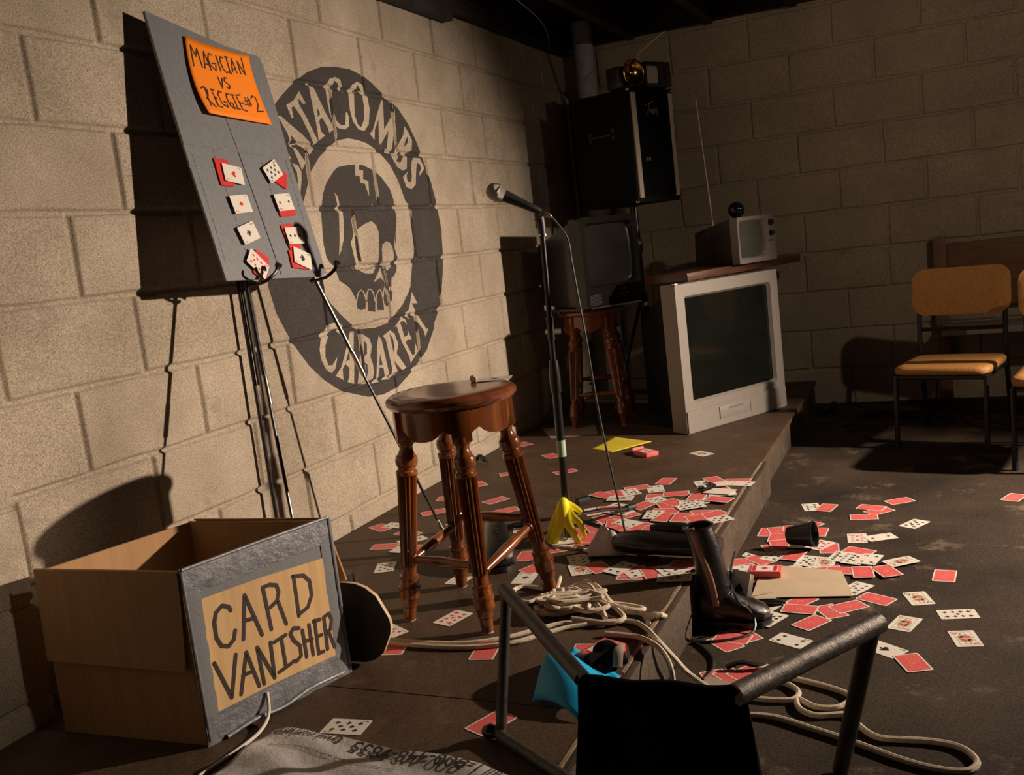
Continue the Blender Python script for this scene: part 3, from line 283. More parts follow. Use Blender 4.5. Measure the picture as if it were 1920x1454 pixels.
CARDS=[["B",0.0975,-2.5744,0.1256,-0.499,"face-down red card between the block wall and the stool, leftmost","cards by the wall"],["5S",0.1436,-2.5523,0.1263,-0.051,"five of spades between the block wall and the stool","cards by the wall"],["B",0.2331,-2.6312,0.1256,-0.395,"face-down red card between the block wall and the stool, third from left","cards by the wall"],["3S",0.2853,-2.6963,0.1256,0.893,"three of spades between the block wall and the stool","cards by the wall"],["B",0.2266,-2.7652,0.1263,0.217,"face-down red card between the block wall and the stool, second from left","cards by the wall"],["AH",0.3141,-2.793,0.127,-0.075,"ace of hearts between the block wall and the stool","cards by the wall"],["B",0.3605,-2.7893,0.1277,1.499,"face-down red card between the block wall and the stool, fourth from left","cards by the wall"],["8S",0.3333,-2.9416,0.1256,-1.174,"eight of spades between the block wall and the stool","cards by the wall"],["B",0.1728,-2.2215,0.1256,0.267,"face-down red card between the block wall and the stool, rightmost","cards by the wall"],["B",0.2034,-2.3965,0.1256,0.718,"face-down red card between the block wall and the stool, fifth from left","cards by the wall"],["B",0.3756,-2.2512,0.1256,1.009,"face-down red card on the stage behind the stool, second from left","cards behind the stool"],["B",0.4686,-2.3736,0.1256,0.766,"face-down red card on the stage behind the stool, third from left","cards behind the stool"],["B",0.1998,-2.0311,0.1256,-0.767,"face-down red card on the stage behind the stool, leftmost","cards behind the stool"],["B",0.2694,-1.8754,0.1256,0.513,"face-down red card on the stage behind the stool, fourth from left","cards behind the stool"],["B",0.4933,-1.8587,0.1256,0.712,"face-down red card on the stage behind the stool, rightmost","cards behind the stool"],["5C",0.3666,-2.5128,0.1256,1.059,"five of clubs on the stage behind the stool","cards behind the stool"],["9C",0.6094,-2.5642,0.1256,-1.191,"nine of clubs under or beside the wooden stool","cards under the stool"],["QH",0.6153,-3.009,0.1256,1.494,"queen of hearts under or beside the wooden stool","cards under the stool"],["AC",0.7967,-2.986,0.1256,-1.479,"ace of clubs under or beside the wooden stool","cards under the stool"],["B",0.7965,-2.9099,0.1263,1.16,"face-down red card under or beside the wooden stool, second from left","cards under the stool"],["B",0.7317,-2.8158,0.1256,-1.418,"face-down red card under or beside the wooden stool, leftmost","cards under the stool"],["B",0.8075,-2.7484,0.1256,0.594,"face-down red card under or beside the wooden stool, rightmost","cards under the stool"],["3S",0.7956,-2.6817,0.1263,0.806,"three of spades at the foot of the microphone stand","cards by the microphone stand"],["5S",0.8211,-2.7154,0.127,0.647,"five of spades at the foot of the microphone stand","cards by the microphone stand"],["B",0.8206,-2.6017,0.127,-1.25,"face-down red card at the foot of the microphone stand, leftmost","cards by the microphone stand"],["B",0.8498,-2.5653,0.1277,-0.892,"face-down red card at the foot of the microphone stand, fourth from left","cards by the microphone stand"],["B",0.8707,-2.6879,0.1277,0.588,"face-down red card at the foot of the microphone stand, second from left","cards by the microphone stand"],["B",0.8648,-2.653,0.1284,-1.469,"face-down red card at the foot of the microphone stand, third from left","cards by the microphone stand"],["7S",0.8945,-2.8367,0.1256,-1.096,"seven of spades at the foot of the microphone stand","cards by the microphone stand"],["JS",0.9263,-2.9127,0.1263,-1.089,"jack of spades at the foot of the microphone stand","cards by the microphone stand"],["B",0.9709,-2.8937,0.127,-0.825,"face-down red card at the foot of the microphone stand, rightmost","cards by the microphone stand"],["B",0.9304,-2.0127,0.1256,1.498,"face-down red card in the stage heap behind the boots, 16th from left","cards heaped on the stage"],["4S",0.9194,-2.1117,0.1256,-1.219,"four of spades in the stage heap behind the boots, rightmost","cards heaped on the stage"],["B",0.8503,-2.0992,0.1263,0.493,"face-down red card in the stage heap behind the boots, tenth from left","cards heaped on the stage"],["7S",0.8434,-2.1544,0.127,-1.03,"seven of spades in the stage heap behind the boots, leftmost","cards heaped on the stage"],["B",0.7946,-2.1787,0.1277,-1.106,"face-down red card in the stage heap behind the boots, fifth from left","cards heaped on the stage"],["B",0.7559,-2.1956,0.1284,-0.489,"face-down red card in the stage heap behind the boots, second from left","cards heaped on the stage"],["KS",0.833,-2.239,0.1291,0.089,"king of spades in the stage heap behind the boots","cards heaped on the stage"],["B",0.9434,-2.2202,0.1256,-1.362,"face-down red card in the stage heap behind the boots, 14th from left","cards heaped on the stage"],["8S",0.9667,-2.2549,0.1263,-0.828,"eight of spades in the stage heap behind the boots, second from left","cards heaped on the stage"],["B",0.9318,-2.3184,0.127,1.168,"face-down red card in the stage heap behind the boots, 12th from left","cards heaped on the stage"],["B",1.0118,-2.3142,0.1277,-1.075,"face-down red card in the stage heap behind the boots, 18th from left","cards heaped on the stage"],["B",1.0266,-2.2858,0.1284,-0.701,"face-down red card in the stage heap behind the boots, 19th from left","cards heaped on the stage"],["B",1.0246,-2.3772,0.1284,0.065,"face-down red card in the stage heap behind the boots, 17th from left","cards heaped on the stage"],["6S",0.996,-2.4202,0.1291,-1.51,"six of spades in the stage heap behind the boots","cards heaped on the stage"],["B",1.0402,-2.4503,0.1298,1.315,"face-down red card in the stage heap behind the boots, 15th from left","cards heaped on the stage"],["5S",0.8588,-2.3309,0.1277,-0.411,"five of spades in the stage heap behind the boots, leftmost","cards heaped on the stage"],["AS",0.786,-2.3785,0.1256,-1.099,"ace of spades in the stage heap behind the boots","cards heaped on the stage"],["B",0.835,-2.3546,0.1284,0.147,"face-down red card in the stage heap behind the boots, fourth from left","cards heaped on the stage"],["B",0.8486,-2.4589,0.1256,-0.822,"face-down red card in the stage heap behind the boots, third from left","cards heaped on the stage"],["B",0.9062,-2.4262,0.1263,0.833,"face-down red card in the stage heap behind the boots, eighth from left","cards heaped on the stage"],["8S",0.8772,-2.3916,0.1291,-0.363,"eight of spades in the stage heap behind the boots, leftmost","cards heaped on the stage"],["B",0.8983,-2.5094,0.127,-1.315,"face-down red card in the stage heap behind the boots, sixth from left","cards heaped on the stage"],["4S",0.9349,-2.5021,0.1277,-0.448,"four of spades in the stage heap behind the boots, leftmost","cards heaped on the stage"],["3S",0.9846,-2.5357,0.1284,-0.452,"three of spades in the stage heap behind the boots, leftmost","cards heaped on the stage"],["B",0.9961,-2.5498,0.1291,1.053,"face-down red card in the stage heap behind the boots, 11th from left","cards heaped on the stage"],["B",0.9344,-2.5843,0.1298,-0.916,"face-down red card in the stage heap behind the boots, seventh from left","cards heaped on the stage"],["B",0.9746,-2.6089,0.1305,-0.42,"face-down red card in the stage heap behind the boots, ninth from left","cards heaped on the stage"],["B",1.0292,-2.5829,0.1312,1.468,"face-down red card in the stage heap behind the boots, 13th from left","cards heaped on the stage"],["B",0.8513,-2.5619,0.1305,-0.987,"face-down red card in the stage heap behind the boots, leftmost","cards heaped on the stage"],["10S",1.0676,-2.5692,0.1319,-0.912,"ten of spades in the stage heap behind the boots, leftmost","cards heaped on the stage"],["B",1.0079,-2.1763,0.1263,0.25,"face-down red card in the stage heap behind the boots, 20th from left","cards heaped on the stage"],["8S",1.0876,-2.2828,0.1291,0.268,"eight of spades in the stage heap behind the boots, third from left","cards heaped on the stage"],["5S",1.126,-2.2543,0.1298,1.222,"five of spades in the stage heap behind the boots, rightmost","cards heaped on the stage"],["B",1.0895,-2.2221,0.1305,1.557,"face-down red card in the stage heap behind the boots, 25th from left","cards heaped on the stage"],["3S",1.1655,-2.1935,0.1312,0.345,"three of spades in the stage heap behind the boots, rightmost","cards heaped on the stage"],["B",1.1681,-2.2606,0.1319,-0.278,"face-down red card in the stage heap behind the boots, rightmost","cards heaped on the stage"],["10S",1.0941,-2.3342,0.1305,0.556,"ten of spades in the stage heap behind the boots, rightmost","cards heaped on the stage"],["B",1.147,-2.3887,0.1256,0.095,"face-down red card in the stage heap behind the boots, 26th from left","cards heaped on the stage"],["8S",1.2029,-2.4565,0.1256,0.678,"eight of spades in the stage heap behind the boots, rightmost","cards heaped on the stage"],["B",1.1778,-2.4076,0.1263,0.709,"face-down red card in the stage heap behind the boots, 27th from left","cards heaped on the stage"],["8H",1.1082,-2.5182,0.1326,-1.175,"eight of hearts in the stage heap behind the boots","cards heaped on the stage"],["B",1.095,-2.4597,0.1333,-1.561,"face-down red card in the stage heap behind the boots, 22th from left","cards heaped on the stage"],["B",1.1471,-2.4798,0.134,-1.068,"face-down red card in the stage heap behind the boots, 24th from left","cards heaped on the stage"],["10S",1.0778,-2.5682,0.1333,-0.978,"ten of spades in the stage heap behind the boots, second from left","cards heaped on the stage"],["B",1.1192,-2.5695,0.134,-1.273,"face-down red card in the stage heap behind the boots, 21th from left","cards heaped on the stage"],["B",1.1635,-2.6392,0.1347,-1.069,"face-down red card in the stage heap behind the boots, 23th from left","cards heaped on the stage"],["7S",1.1431,-2.6433,0.1354,-1.224,"seven of spades in the stage heap behind the boots, rightmost","cards heaped on the stage"],["B",1.1816,-2.014,0.1256,0.024,"face-down red card in the small pile at the far stage edge, rightmost","cards at the stage edge"],["4S",1.1988,-2.0519,0.1263,-0.148,"four of spades in the small pile at the far stage edge","cards at the stage edge"],["7S",1.0724,-2.051,0.1256,-1.18,"seven of spades in the small pile at the far stage edge","cards at the stage edge"],["B",1.1306,-2.0961,0.1263,-0.88,"face-down red card in the small pile at the far stage edge, second from left","cards at the stage edge"],["B",1.0989,-2.0037,0.1263,-0.975,"face-down red card in the small pile at the far stage edge, leftmost","cards at the stage edge"],["B",1.0862,-2.9449,0.1256,0.115,"face-down red card on the stage before the fallen boot, second from left","cards by the fallen boot"],["B",1.0724,-2.9133,0.1263,-1.475,"face-down red card on the stage before the fallen boot, leftmost","cards by the fallen boot"],["5S",1.1039,-2.9227,0.127,0.633,"five of spades on the stage before the fallen boot","cards by the fallen boot"],["B",1.1323,-2.924,0.1277,-1.089,"face-down red card on the stage before the fallen boot, third from left","cards by the fallen boot"],["KS",1.1959,-2.9553,0.1284,0.192,"king of spades on the stage before the fallen boot","cards by the fallen boot"],["6S",1.1721,-2.908,0.1291,-0.933,"six of spades on the stage before the fallen boot","cards by the fallen boot"],["3S",1.2009,-2.8849,0.1298,0.954,"three of spades on the stage before the fallen boot","cards by the fallen boot"],["B",1.2069,-2.864,0.1305,0.011,"face-down red card on the stage before the fallen boot, rightmost","cards by the fallen boot"],["4S",1.0348,-2.8974,0.1277,1.134,"four of spades on the stage before the fallen boot","cards by the fallen boot"],["B",1.301,-2.1878,0.0006,1.559,"face-down red card in the floor heap around the black cup, third from left","cards heaped on the floor"],["B",1.4214,-2.1137,0.0006,1.001,"face-down red card in the floor heap around the black cup, 11th from left","cards heaped on the floor"],["B",1.3308,-2.178,0.0013,-1.231,"face-down red card in the floor heap around the black cup, sixth from left","cards heaped on the floor"],["B",1.3394,-2.2461,0.002,-1.551,"face-down red card in the floor heap around the black cup, fifth from left","cards heaped on the floor"],["B",1.3854,-2.1457,0.002,0.107,"face-down red card in the floor heap around the black cup, ninth from left","cards heaped on the floor"],["B",1.4563,-2.1857,0.0027,1.537,"face-down red card in the floor heap around the black cup, 12th from left","cards heaped on the floor"],["B",1.3971,-2.1812,0.0034,1.166,"face-down red card in the floor heap around the black cup, tenth from left","cards heaped on the floor"],["B",1.3426,-2.3473,0.0006,-1.074,"face-down red card in the floor heap around the black cup, fourth from left","cards heaped on the floor"],["B",1.3544,-2.3128,0.0027,-1.301,"face-down red card in the floor heap around the black cup, seventh from left","cards heaped on the floor"],["4S",1.3061,-2.4062,0.0013,-0.183,"four of spades in the floor heap around the black cup, leftmost","cards heaped on the floor"],["B",1.5041,-2.3357,0.0006,-1.458,"face-down red card in the floor heap around the black cup, 14th from left","cards heaped on the floor"],["10H",1.4745,-2.3084,0.0013,1.096,"ten of hearts in the floor heap around the black cup","cards heaped on the floor"],["3S",1.2771,-2.5169,0.0006,1.102,"three of spades in the floor heap around the black cup","cards heaped on the floor"],["B",1.2758,-2.4709,0.002,0.393,"face-down red card in the floor heap around the black cup, leftmost","cards heaped on the floor"],["B",1.3193,-2.456,0.0027,-0.79,"face-down red card in the floor heap around the black cup, second from left","cards heaped on the floor"],["9S",1.4304,-2.5352,0.0006,-1.124,"nine of spades in the floor heap around the black cup, leftmost","cards heaped on the floor"],["8S",1.4564,-2.4516,0.0013,1.321,"eight of spades in the floor heap around the black cup","cards heaped on the floor"],["QH",1.5039,-2.4624,0.002,1.532,"queen of hearts in the floor heap around the black cup","cards heaped on the floor"],["10S",1.48,-2.5452,0.0027,-1.042,"ten of spades in the floor heap around the black cup, leftmost","cards heaped on the floor"],["6S",1.3566,-2.4215,0.0034,1.172,"six of spades in the floor heap around the black cup","cards heaped on the floor"],["B",1.4098,-2.4135,0.0041,1.334,"face-down red card in the floor heap around the black cup, eighth from left","cards heaped on the floor"],["B",1.5161,-2.5292,0.0034,0.465,"face-down red card in the floor heap around the black cup, 13th from left","cards heaped on the floor"],["5S",1.2928,-2.6259,0.0006,-1.356,"five of spades tucked behind the standing boot toe","cards at the boot"],["B",1.2981,-2.6061,0.0013,-1.049,"face-down red card tucked behind the standing boot toe","cards at the boot"],["B",1.588,-2.3567,0.0006,-0.424,"face-down red card in the floor heap around the black cup, 16th from left","cards heaped on the floor"],["9S",1.5424,-2.4121,0.0027,1.309,"nine of spades in the floor heap around the black cup, second from left","cards heaped on the floor"],["10S",1.5857,-2.4318,0.0034,1.282,"ten of spades in the floor heap around the black cup, rightmost","cards heaped on the floor"],["4S",1.6228,-2.432,0.0041,1.323,"four of spades in the floor heap around the black cup, rightmost","cards heaped on the floor"],["B",1.5562,-2.5303,0.0041,-0.069,"face-down red card in the floor heap around the black cup, 15th from left","cards heaped on the floor"],["B",1.6124,-2.5397,0.0048,-1.423,"face-down red card in the floor heap around the black cup, 17th from left","cards heaped on the floor"],["B",1.6725,-2.5287,0.0055,-1.072,"face-down red card in the floor heap around the black cup, rightmost","cards heaped on the floor"],["9S",1.6019,-2.654,0.0006,1.042,"nine of spades in the floor heap around the black cup, rightmost","cards heaped on the floor"],["B",1.6566,-2.7238,0.0006,-0.496,"face-down red card in the floor heap around the black cup, 18th from left","cards heaped on the floor"],["9S",1.4043,-1.906,0.0006,-1.303,"nine of spades on the floor beyond the heap","cards far on the floor"],["B",1.4548,-1.915,0.0013,1.339,"face-down red card on the floor beyond the heap, leftmost","cards far on the floor"],["B",1.6249,-1.9487,0.0006,0.756,"face-down red card on the floor beyond the heap, fourth from left","cards far on the floor"],["B",1.5981,-1.9124,0.0013,-0.296,"face-down red card on the floor beyond the heap, third from left","cards far on the floor"],["B",1.5821,-2.0193,0.0013,0.118,"face-down red card on the floor beyond the heap, second from left","cards far on the floor"],["B",1.684,-1.8314,0.0006,0.589,"face-down red card on the floor beyond the heap, rightmost","cards far on the floor"],["8S",1.7355,-2.0855,0.0006,1.037,"eight of spades on the floor beyond the heap","cards far on the floor"],["10H",1.576,-2.2349,0.0006,-1.46,"ten of hearts on the floor beyond the heap","cards far on the floor"],["2S",1.6427,-2.2244,0.0013,0.498,"two of spades on the floor beyond the heap","cards far on the floor"],["KC",1.7072,-2.4506,0.0062,0.633,"king of clubs on the floor beyond the heap","cards far on the floor"],["B",1.8184,-2.5402,0.0006,1.489,"face-down red card loose on the floor right of the heap, rightmost","cards on the right floor"],["KS",1.7565,-2.709,0.0006,-1.26,"king of spades loose on the floor right of the heap","cards on the right floor"],["9C",1.8456,-2.8016,0.0006,0.224,"nine of clubs loose on the floor right of the heap","cards on the right floor"],["QH",1.7278,-2.8738,0.0006,1.248,"queen of hearts loose on the floor right of the heap","cards on the right floor"],["KH",1.8585,-2.9437,0.0006,-1.342,"king of hearts loose on the floor right of the heap","cards on the right floor"],["AS",1.6899,-3.0264,0.0006,-0.612,"ace of spades loose on the floor right of the heap","cards on the right floor"],["B",1.7501,-3.0885,0.0013,-1.168,"face-down red card loose on the floor right of the heap, leftmost","cards on the right floor"],["B",1.5527,-2.819,0.0006,-0.988,"face-down red card on the floor in front of the heap, 11th from left","cards on the near floor"],["B",1.5933,-2.7851,0.0013,0.682,"face-down red card on the floor in front of the heap, rightmost","cards on the near floor"],["B",1.5155,-2.8979,0.0013,0.98,"face-down red card on the floor in front of the heap, tenth from left","cards on the near floor"],["B",1.4718,-2.7615,0.0006,1.01,"face-down red card on the floor in front of the heap, ninth from left","cards on the near floor"],["B",1.4768,-2.8164,0.002,-0.089,"face-down red card on the floor in front of the heap, eighth from left","cards on the near floor"],["QS",1.4001,-2.8,0.0027,1.134,"queen of spades on the floor in front of the heap","cards on the near floor"],["10S",1.4133,-2.8933,0.0034,1.124,"ten of spades on the floor in front of the heap","cards on the near floor"],["B",1.2681,-2.9306,0.0006,-0.083,"face-down red card on the floor in front of the heap, leftmost","cards on the near floor"],["B",1.3662,-2.9922,0.0006,-0.802,"face-down red card on the floor in front of the heap, sixth from left","cards on the near floor"],["B",1.3316,-3.0461,0.0006,-0.763,"face-down red card on the floor in front of the heap, third from left","cards on the near floor"],["B",1.3433,-3.0148,0.0013,-0.131,"face-down red card on the floor in front of the heap, fourth from left","cards on the near floor"],["4S",1.48,-3.0088,0.0006,-0.451,"four of spades on the floor in front of the heap","cards on the near floor"],["B",1.3504,-3.2333,0.0006,-1.02,"face-down red card on the floor in front of the heap, second from left","cards on the near floor"],["B",1.3836,-3.2228,0.0013,-0.751,"face-down red card on the floor in front of the heap, fifth from left","cards on the near floor"],["B",1.4121,-3.1942,0.002,0.874,"face-down red card on the floor in front of the heap, seventh from left","cards on the near floor"],["B",2.033,-1.7898,0.0006,1.151,"face-down red card alone on the dark floor by the chairs","cards by the chairs"],["B",0.3311,-1.591,0.1256,-0.753,"face-down red card on the stage near the televisions, rightmost","cards at the back of the stage"],["B",0.1049,-1.3537,0.1256,-0.685,"face-down red card on the stage near the televisions, leftmost","cards at the back of the stage"],["KS",0.9678,-1.6061,0.1256,-0.673,"king of spades on the stage near the televisions","cards at the back of the stage"],["KH",0.5168,-3.3363,0.1256,-1.36,"king of hearts on the near left of the stage","cards on the near stage"],["8H",0.6001,-3.3661,0.1263,-0.505,"eight of hearts on the near left of the stage","cards on the near stage"],["B",0.6517,-3.4653,0.1256,0.215,"face-down red card on the near left of the stage, second from left","cards on the near stage"],["2S",0.6055,-3.4254,0.127,1.541,"two of spades on the near left of the stage","cards on the near stage"],["9H",0.7227,-3.2699,0.1256,1.302,"nine of hearts on the near left of the stage","cards on the near stage"],["B",0.8884,-3.4369,0.1256,-1.387,"face-down red card on the near left of the stage, third from left","cards on the near stage"],["8S",0.7602,-3.8004,0.1256,0.099,"eight of spades on the near left of the stage","cards on the near stage"],["B",1.0388,-3.7324,0.1256,1.176,"face-down red card on the near left of the stage, fourth from left","cards on the near stage"],["B",0.6527,-3.9478,0.1256,1.449,"face-down red card on the near left of the stage, leftmost","cards on the near stage"],["B",1.1113,-3.4094,0.1256,-1.436,"face-down red card on the near left of the stage, rightmost","cards on the near stage"]]
# ---------------- block walls (real recessed joints) ----------------
CH, BL = .2032, .4064
LO = [-2.3676,-2.5471,-3.5879,-3.3688,-3.5475,-3.7955,-3.6148,-3.4189,-2.8068,-2.6,-2.8]
RO = [1.0045,.788,.9921,.805,.9942,1.2154,.80,1.0,.8,1.0,.8]
Z0 = 1.807
def hsh(a, b, c=0):
    x = math.sin(a*127.1+b*311.7+c*74.7)*43758.5453; return x-math.floor(x)
def wob(y, z): return .0016*math.sin(y*17+z*13)+.0010*math.sin(y*29-z*23)
def sst(a, b, x):
    t = min(1, max(0, (x-a)/(b-a))); return t*t*(3-2*t)
def rowof(z): return int(math.floor((Z0-z)/CH))+1      # row k: between Z0-CH*k (bottom) and Z0-CH*(k-1)
def Hw(y, z, off, seed):
    k = rowof(z); zb = Z0-CH*k; dz = min(z-zb, zb+CH-z)
    o = off[k % len(off)] if k >= 0 else off[1]; u = (y-o)/BL; j = math.floor(u); fy = (u-j)*BL; dy = min(fy, BL-fy)
    d = min(dz+wob(y, z), dy+wob(z*1.3, y)); jit = (hsh(k, j, seed)-.5)*.003
    s = sst(.0025, .0115, max(d, 0)); return -.011*(1-s)+jit*s
def wall_mb(y0, y1, z0, z1, off, seed, conv):
    mb = MB(); k0 = rowof(z1-1e-6); k1 = rowof(z0+1e-6)
    for k in range(k0, k1+1):
        zb = max(Z0-CH*k, z0); zt = min(Z0-CH*(k-1), z1)
        zs = sorted({z for z in [Z0-CH*k+d for d in (0,.003,.006,.009,.012,.016)]+[Z0-CH*(k-1)-d for d in (.0001,.003,.006,.009,.012,.016)]+[Z0-CH*k+.016+i*.0285 for i in range(1,6)]+[zb, zt-.00005] if zb-1e-9 <= z <= zt})
        o = off[k % len(off)] if k >= 0 else off[1]; ys = {y0, y1}
        j = math.floor((y0-o)/BL)-1
        while o+BL*j < y1+BL:
            for d in (-.016,-.012,-.009,-.006,-.003,0,.003,.006,.009,.012,.016): ys.add(o+BL*j+d)
            for i in range(1, 10): ys.add(o+BL*j+.016+i*.0374)
            j += 1
        ys = [y for y in sorted(ys) if y0-1e-9 <= y <= y1+1e-9]; n = len(ys)
        vs = [conv(y, z, Hw(y, min(z, Z0-CH*(k-1)-1e-5), off, seed)) for z in zs for y in ys]
        mb.add(vs, [(a*n+b, a*n+b+1, (a+1)*n+b+1, (a+1)*n+b) for a in range(len(zs)-1) for b in range(n-1)])
    return mb
wl = wall_mb(-5.3, 0, -.02, 2.2, LO, 1, lambda y, z, h: (h, y, z))
wl.box(-.22, -.02, -5.3, .2, -.02, 2.2)
struct('wall_left', wl, ['block'], normals=False)
wr = wall_mb(0, 5.0, -.02, 2.2, RO, 5, lambda x, z, h: (x, -h, z))
wr.box(-.02, 5.0, .02, .22, -.02, 2.2)
struct('wall_back', wr, ['block_r'], normals=False)
# near pier of the left wall
pr = MB()
for k in range(0, 11):
    zt = Z0-CH*(k-1); zb = max(zt-CH, -.01); pr.box(-.0, .082, -5.3, -3.885, zb+.004, min(zt, 2.2)-.004)
p_ = MB(); p_.v, p_.f, p_.m = pr.v, pr.f, pr.m
pier = struct('wall_pier', p_, ['block'], bevel=.006, bseg=2)
mort = MB().box(-.0, .076, -5.3, -3.893, 0, 2.19); part('mortar', mort, ['block'], pier)
# ---------------- floor, stage, ceiling ----------------
struct('floor', MB().box(-.2, 5.0, -5.3, .2, -.12, 0), ['floor'])
stg = MB()
ys = [-5.3, -3.652, -2.43, -1.21, -.012]
for a, b in zip(ys[:-1], ys[1:]): stg.box(.012, 1.222, a+.0012, b-.0012, .105, .125)
so = struct('stage_platform', stg, ['stage'], bevel=.0008, bseg=1)
part('riser_board', MB().box(1.222, 1.243, -5.3, -1.735, .0, .1235), ['riser'], so, bevel=.002)
part('riser_board', MB().box(1.185, 1.214, -1.728, -.012, .0, .104), ['riser'], so, bevel=.002)
part('stage_frame', MB().box(.02, 1.18, -5.3, -.02, .0, .105), ['ceil'], so)
for a, b in ((-5.3, -3.52), (-3.49, -2.95), (-2.62, -1.75)):
    part('edge_strip', (lambda m_: (m_.prism([(1.2245, a)]+[(1.2245, b)]+[(1.2185-.006*hsh(i, 3)*math.sin(math.pi*min(1, max(0, (i)/n_))), b+(a-b)*i/n_) for n_ in (14,) for i in range(n_+1)], .1235, .1258), m_)[1])(MB()), ['edge'], so, 'worn pale edge of the stage board', bevel=.0008, bseg=1)
cl = MB().box(-.2, 5.0, -5.3, .2, 2.17, 2.25)
ce = struct('ceiling', cl, ['ceil'])
for i, x in enumerate((.40, .82, 1.24, 1.66, 2.08, 2.5, 2.92)):
    struct('trim_%d' % (i+1), MB().box(x-.02, x+.02, -5.3, -.0, 2.02, 2.17), ['ceil'], bevel=.002)
struct('trim_8', MB().box(.001, .055, -5.3, -1.45, 1.955, 2.17), ['ceil'], bevel=.002)
struct('trim_9', MB().box(.001, .045, -1.45, -.0, 2.0, 2.17), ['ceil'], bevel=.002)
struct('trim_10', MB().box(.05, 5.0, -.05, -.001, 2.03, 2.17), ['ceil'], bevel=.002)
# ---------------- painted emblem on the block wall ----------------
em = thing('painted_emblem', 'round dark emblem with a skull and pale lettering painted on the block wall', 'mural', (0, 0, 0))
def mural_mesh(poly, layer):
    bm = bmesh.new(); vs = [bm.verts.new((0, a, b)) for a, b in poly]; es = [bm.edges.new((vs[i-1], vs[i])) for i in range(len(vs))]
    bmesh.ops.triangle_fill(bm, edges=es, use_beauty=True)
    a0 = min(p[0] for p in poly); a1 = max(p[0] for p in poly); b0 = min(p[1] for p in poly); b1 = max(p[1] for p in poly)
    cz = []
    for k in range(-1, 11):
        for d in (-.016,-.012,-.009,-.006,-.003,-.0001,.0001,.003,.006,.009,.012,.016): cz.append(Z0-CH*k+d)
    cy = []
    for k in range(rowof(b1), rowof(b0)+1):
        o = LO[k % len(LO)]; j = math.floor((a0-o)/BL)
        while o+BL*j < a1+.02:
            for d in (-.016,-.012,-.009,-.006,-.003,0,.003,.006,.009,.012,.016): cy.append(o+BL*j+d)
            for i in range(1, 10): cy.append(o+BL*j+.016+i*.0374)
            j += 1
    for z in cz:
        if b0 < z < b1: bmesh.ops.bisect_plane(bm, geom=bm.verts[:]+bm.edges[:]+bm.faces[:], plane_co=(0, 0, z), plane_no=(0, 0, 1))
    for y in cy:
        if a0 < y < a1: bmesh.ops.bisect_plane(bm, geom=bm.verts[:]+bm.edges[:]+bm.faces[:], plane_co=(0, y, 0), plane_no=(0, 1, 0))
    bm.normal_update()
    for v in bm.verts: v.co.x = max(Hw(v.co.y, v.co.z, LO, 1), Hw(v.co.y, v.co.z-.0004, LO, 1))+.0005+.00013*layer
    for f in bm.faces:
        f.smooth = True
        if f.normal.x < 0: f.normal_flip()
    return bm
byname = {}
for n, k, l, poly in MURAL:
    bm = mural_mesh(poly, l)
    if k == 'T' and l == 5 or n == 'tooth_arc': pass
    me = bpy.data.meshes.new(n); bm.to_mesh(me); bm.free(); me.materials.append(M['paint' if k == 'D' else 'block'])
    if n == 'gap': n = 'tooth_gap'
    o = bpy.data.objects.new(n, me); put(o, em)
# ---------------- cards ----------------
def pip(mb, s, cx, cy, r, z, m, flip=1):
    """suit mark centred at cx,cy; card 'up' is +x"""
    def T(pts): return [(cx+flip*v*r, cy-flip*u*r, z) for u, v in pts]
    if s == 'D': P_ = [(0, 1), (.75, 0), (0, -1), (-.75, 0)]
    elif s == 'H': P_ = [(0, -1), (.85, 0), (.95, .45), (.7, .85), (.35, .85), (0, .5), (-.35, .85), (-.7, .85), (-.95, .45), (-.85, 0)]
    elif s == 'S': P_ = [(0, 1), (.85, 0), (.9, -.4), (.55, -.6), (.15, -.4), (.3, -1), (-.3, -1), (-.15, -.4), (-.55, -.6), (-.9, -.4), (-.85, 0)]
    else: P_ = [(.3, .9), (.45, .55), (.3, .2), (.75, .3), (.95, -.1), (.75, -.5), (.35, -.45), (.12, -.25), (.3, -1), (-.3, -1), (-.12, -.25), (-.35, -.45), (-.75, -.5), (-.95, -.1), (-.75, .3), (-.3, .2), (-.45, .55), (-.3, .9)]
    mb.add(T(P_), [tuple(range(len(P_)))], m)
PIPS = {'A': [(0, 0)], '2': [(.025, 0), (-.025, 0)], '3': [(.025, 0), (0, 0), (-.025, 0)], '4': [(.025, .013), (.025, -.013), (-.025, .013), (-.025, -.013)],
 '5': [(.025, .013), (.025, -.013), (-.025, .013), (-.025, -.013), (0, 0)], '6': [(.025, .013), (.025, -.013), (-.025, .013), (-.025, -.013), (0, .013), (0, -.013)],
 '7': [(.025, .013), (.025, -.013), (-.025, .013), (-.025, -.013), (0, .013), (0, -.013), (.0125, 0)], '8': [(.025, .013), (.025, -.013), (-.025, .013), (-.025, -.013), (0, .013), (0, -.013), (.0125, 0), (-.0125, 0)],
 '9': [(.027, .013), (.027, -.013), (-.027, .013), (-.027, -.013), (.009, .013), (.009, -.013), (-.009, .013), (-.009, -.013), (0, 0)],
 '10': [(.027, .013), (.027, -.013), (-.027, .013), (-.027, -.013), (.009, .013), (.009, -.013), (-.009, .013), (-.009, -.013), (.018, 0), (-.018, 0)]}
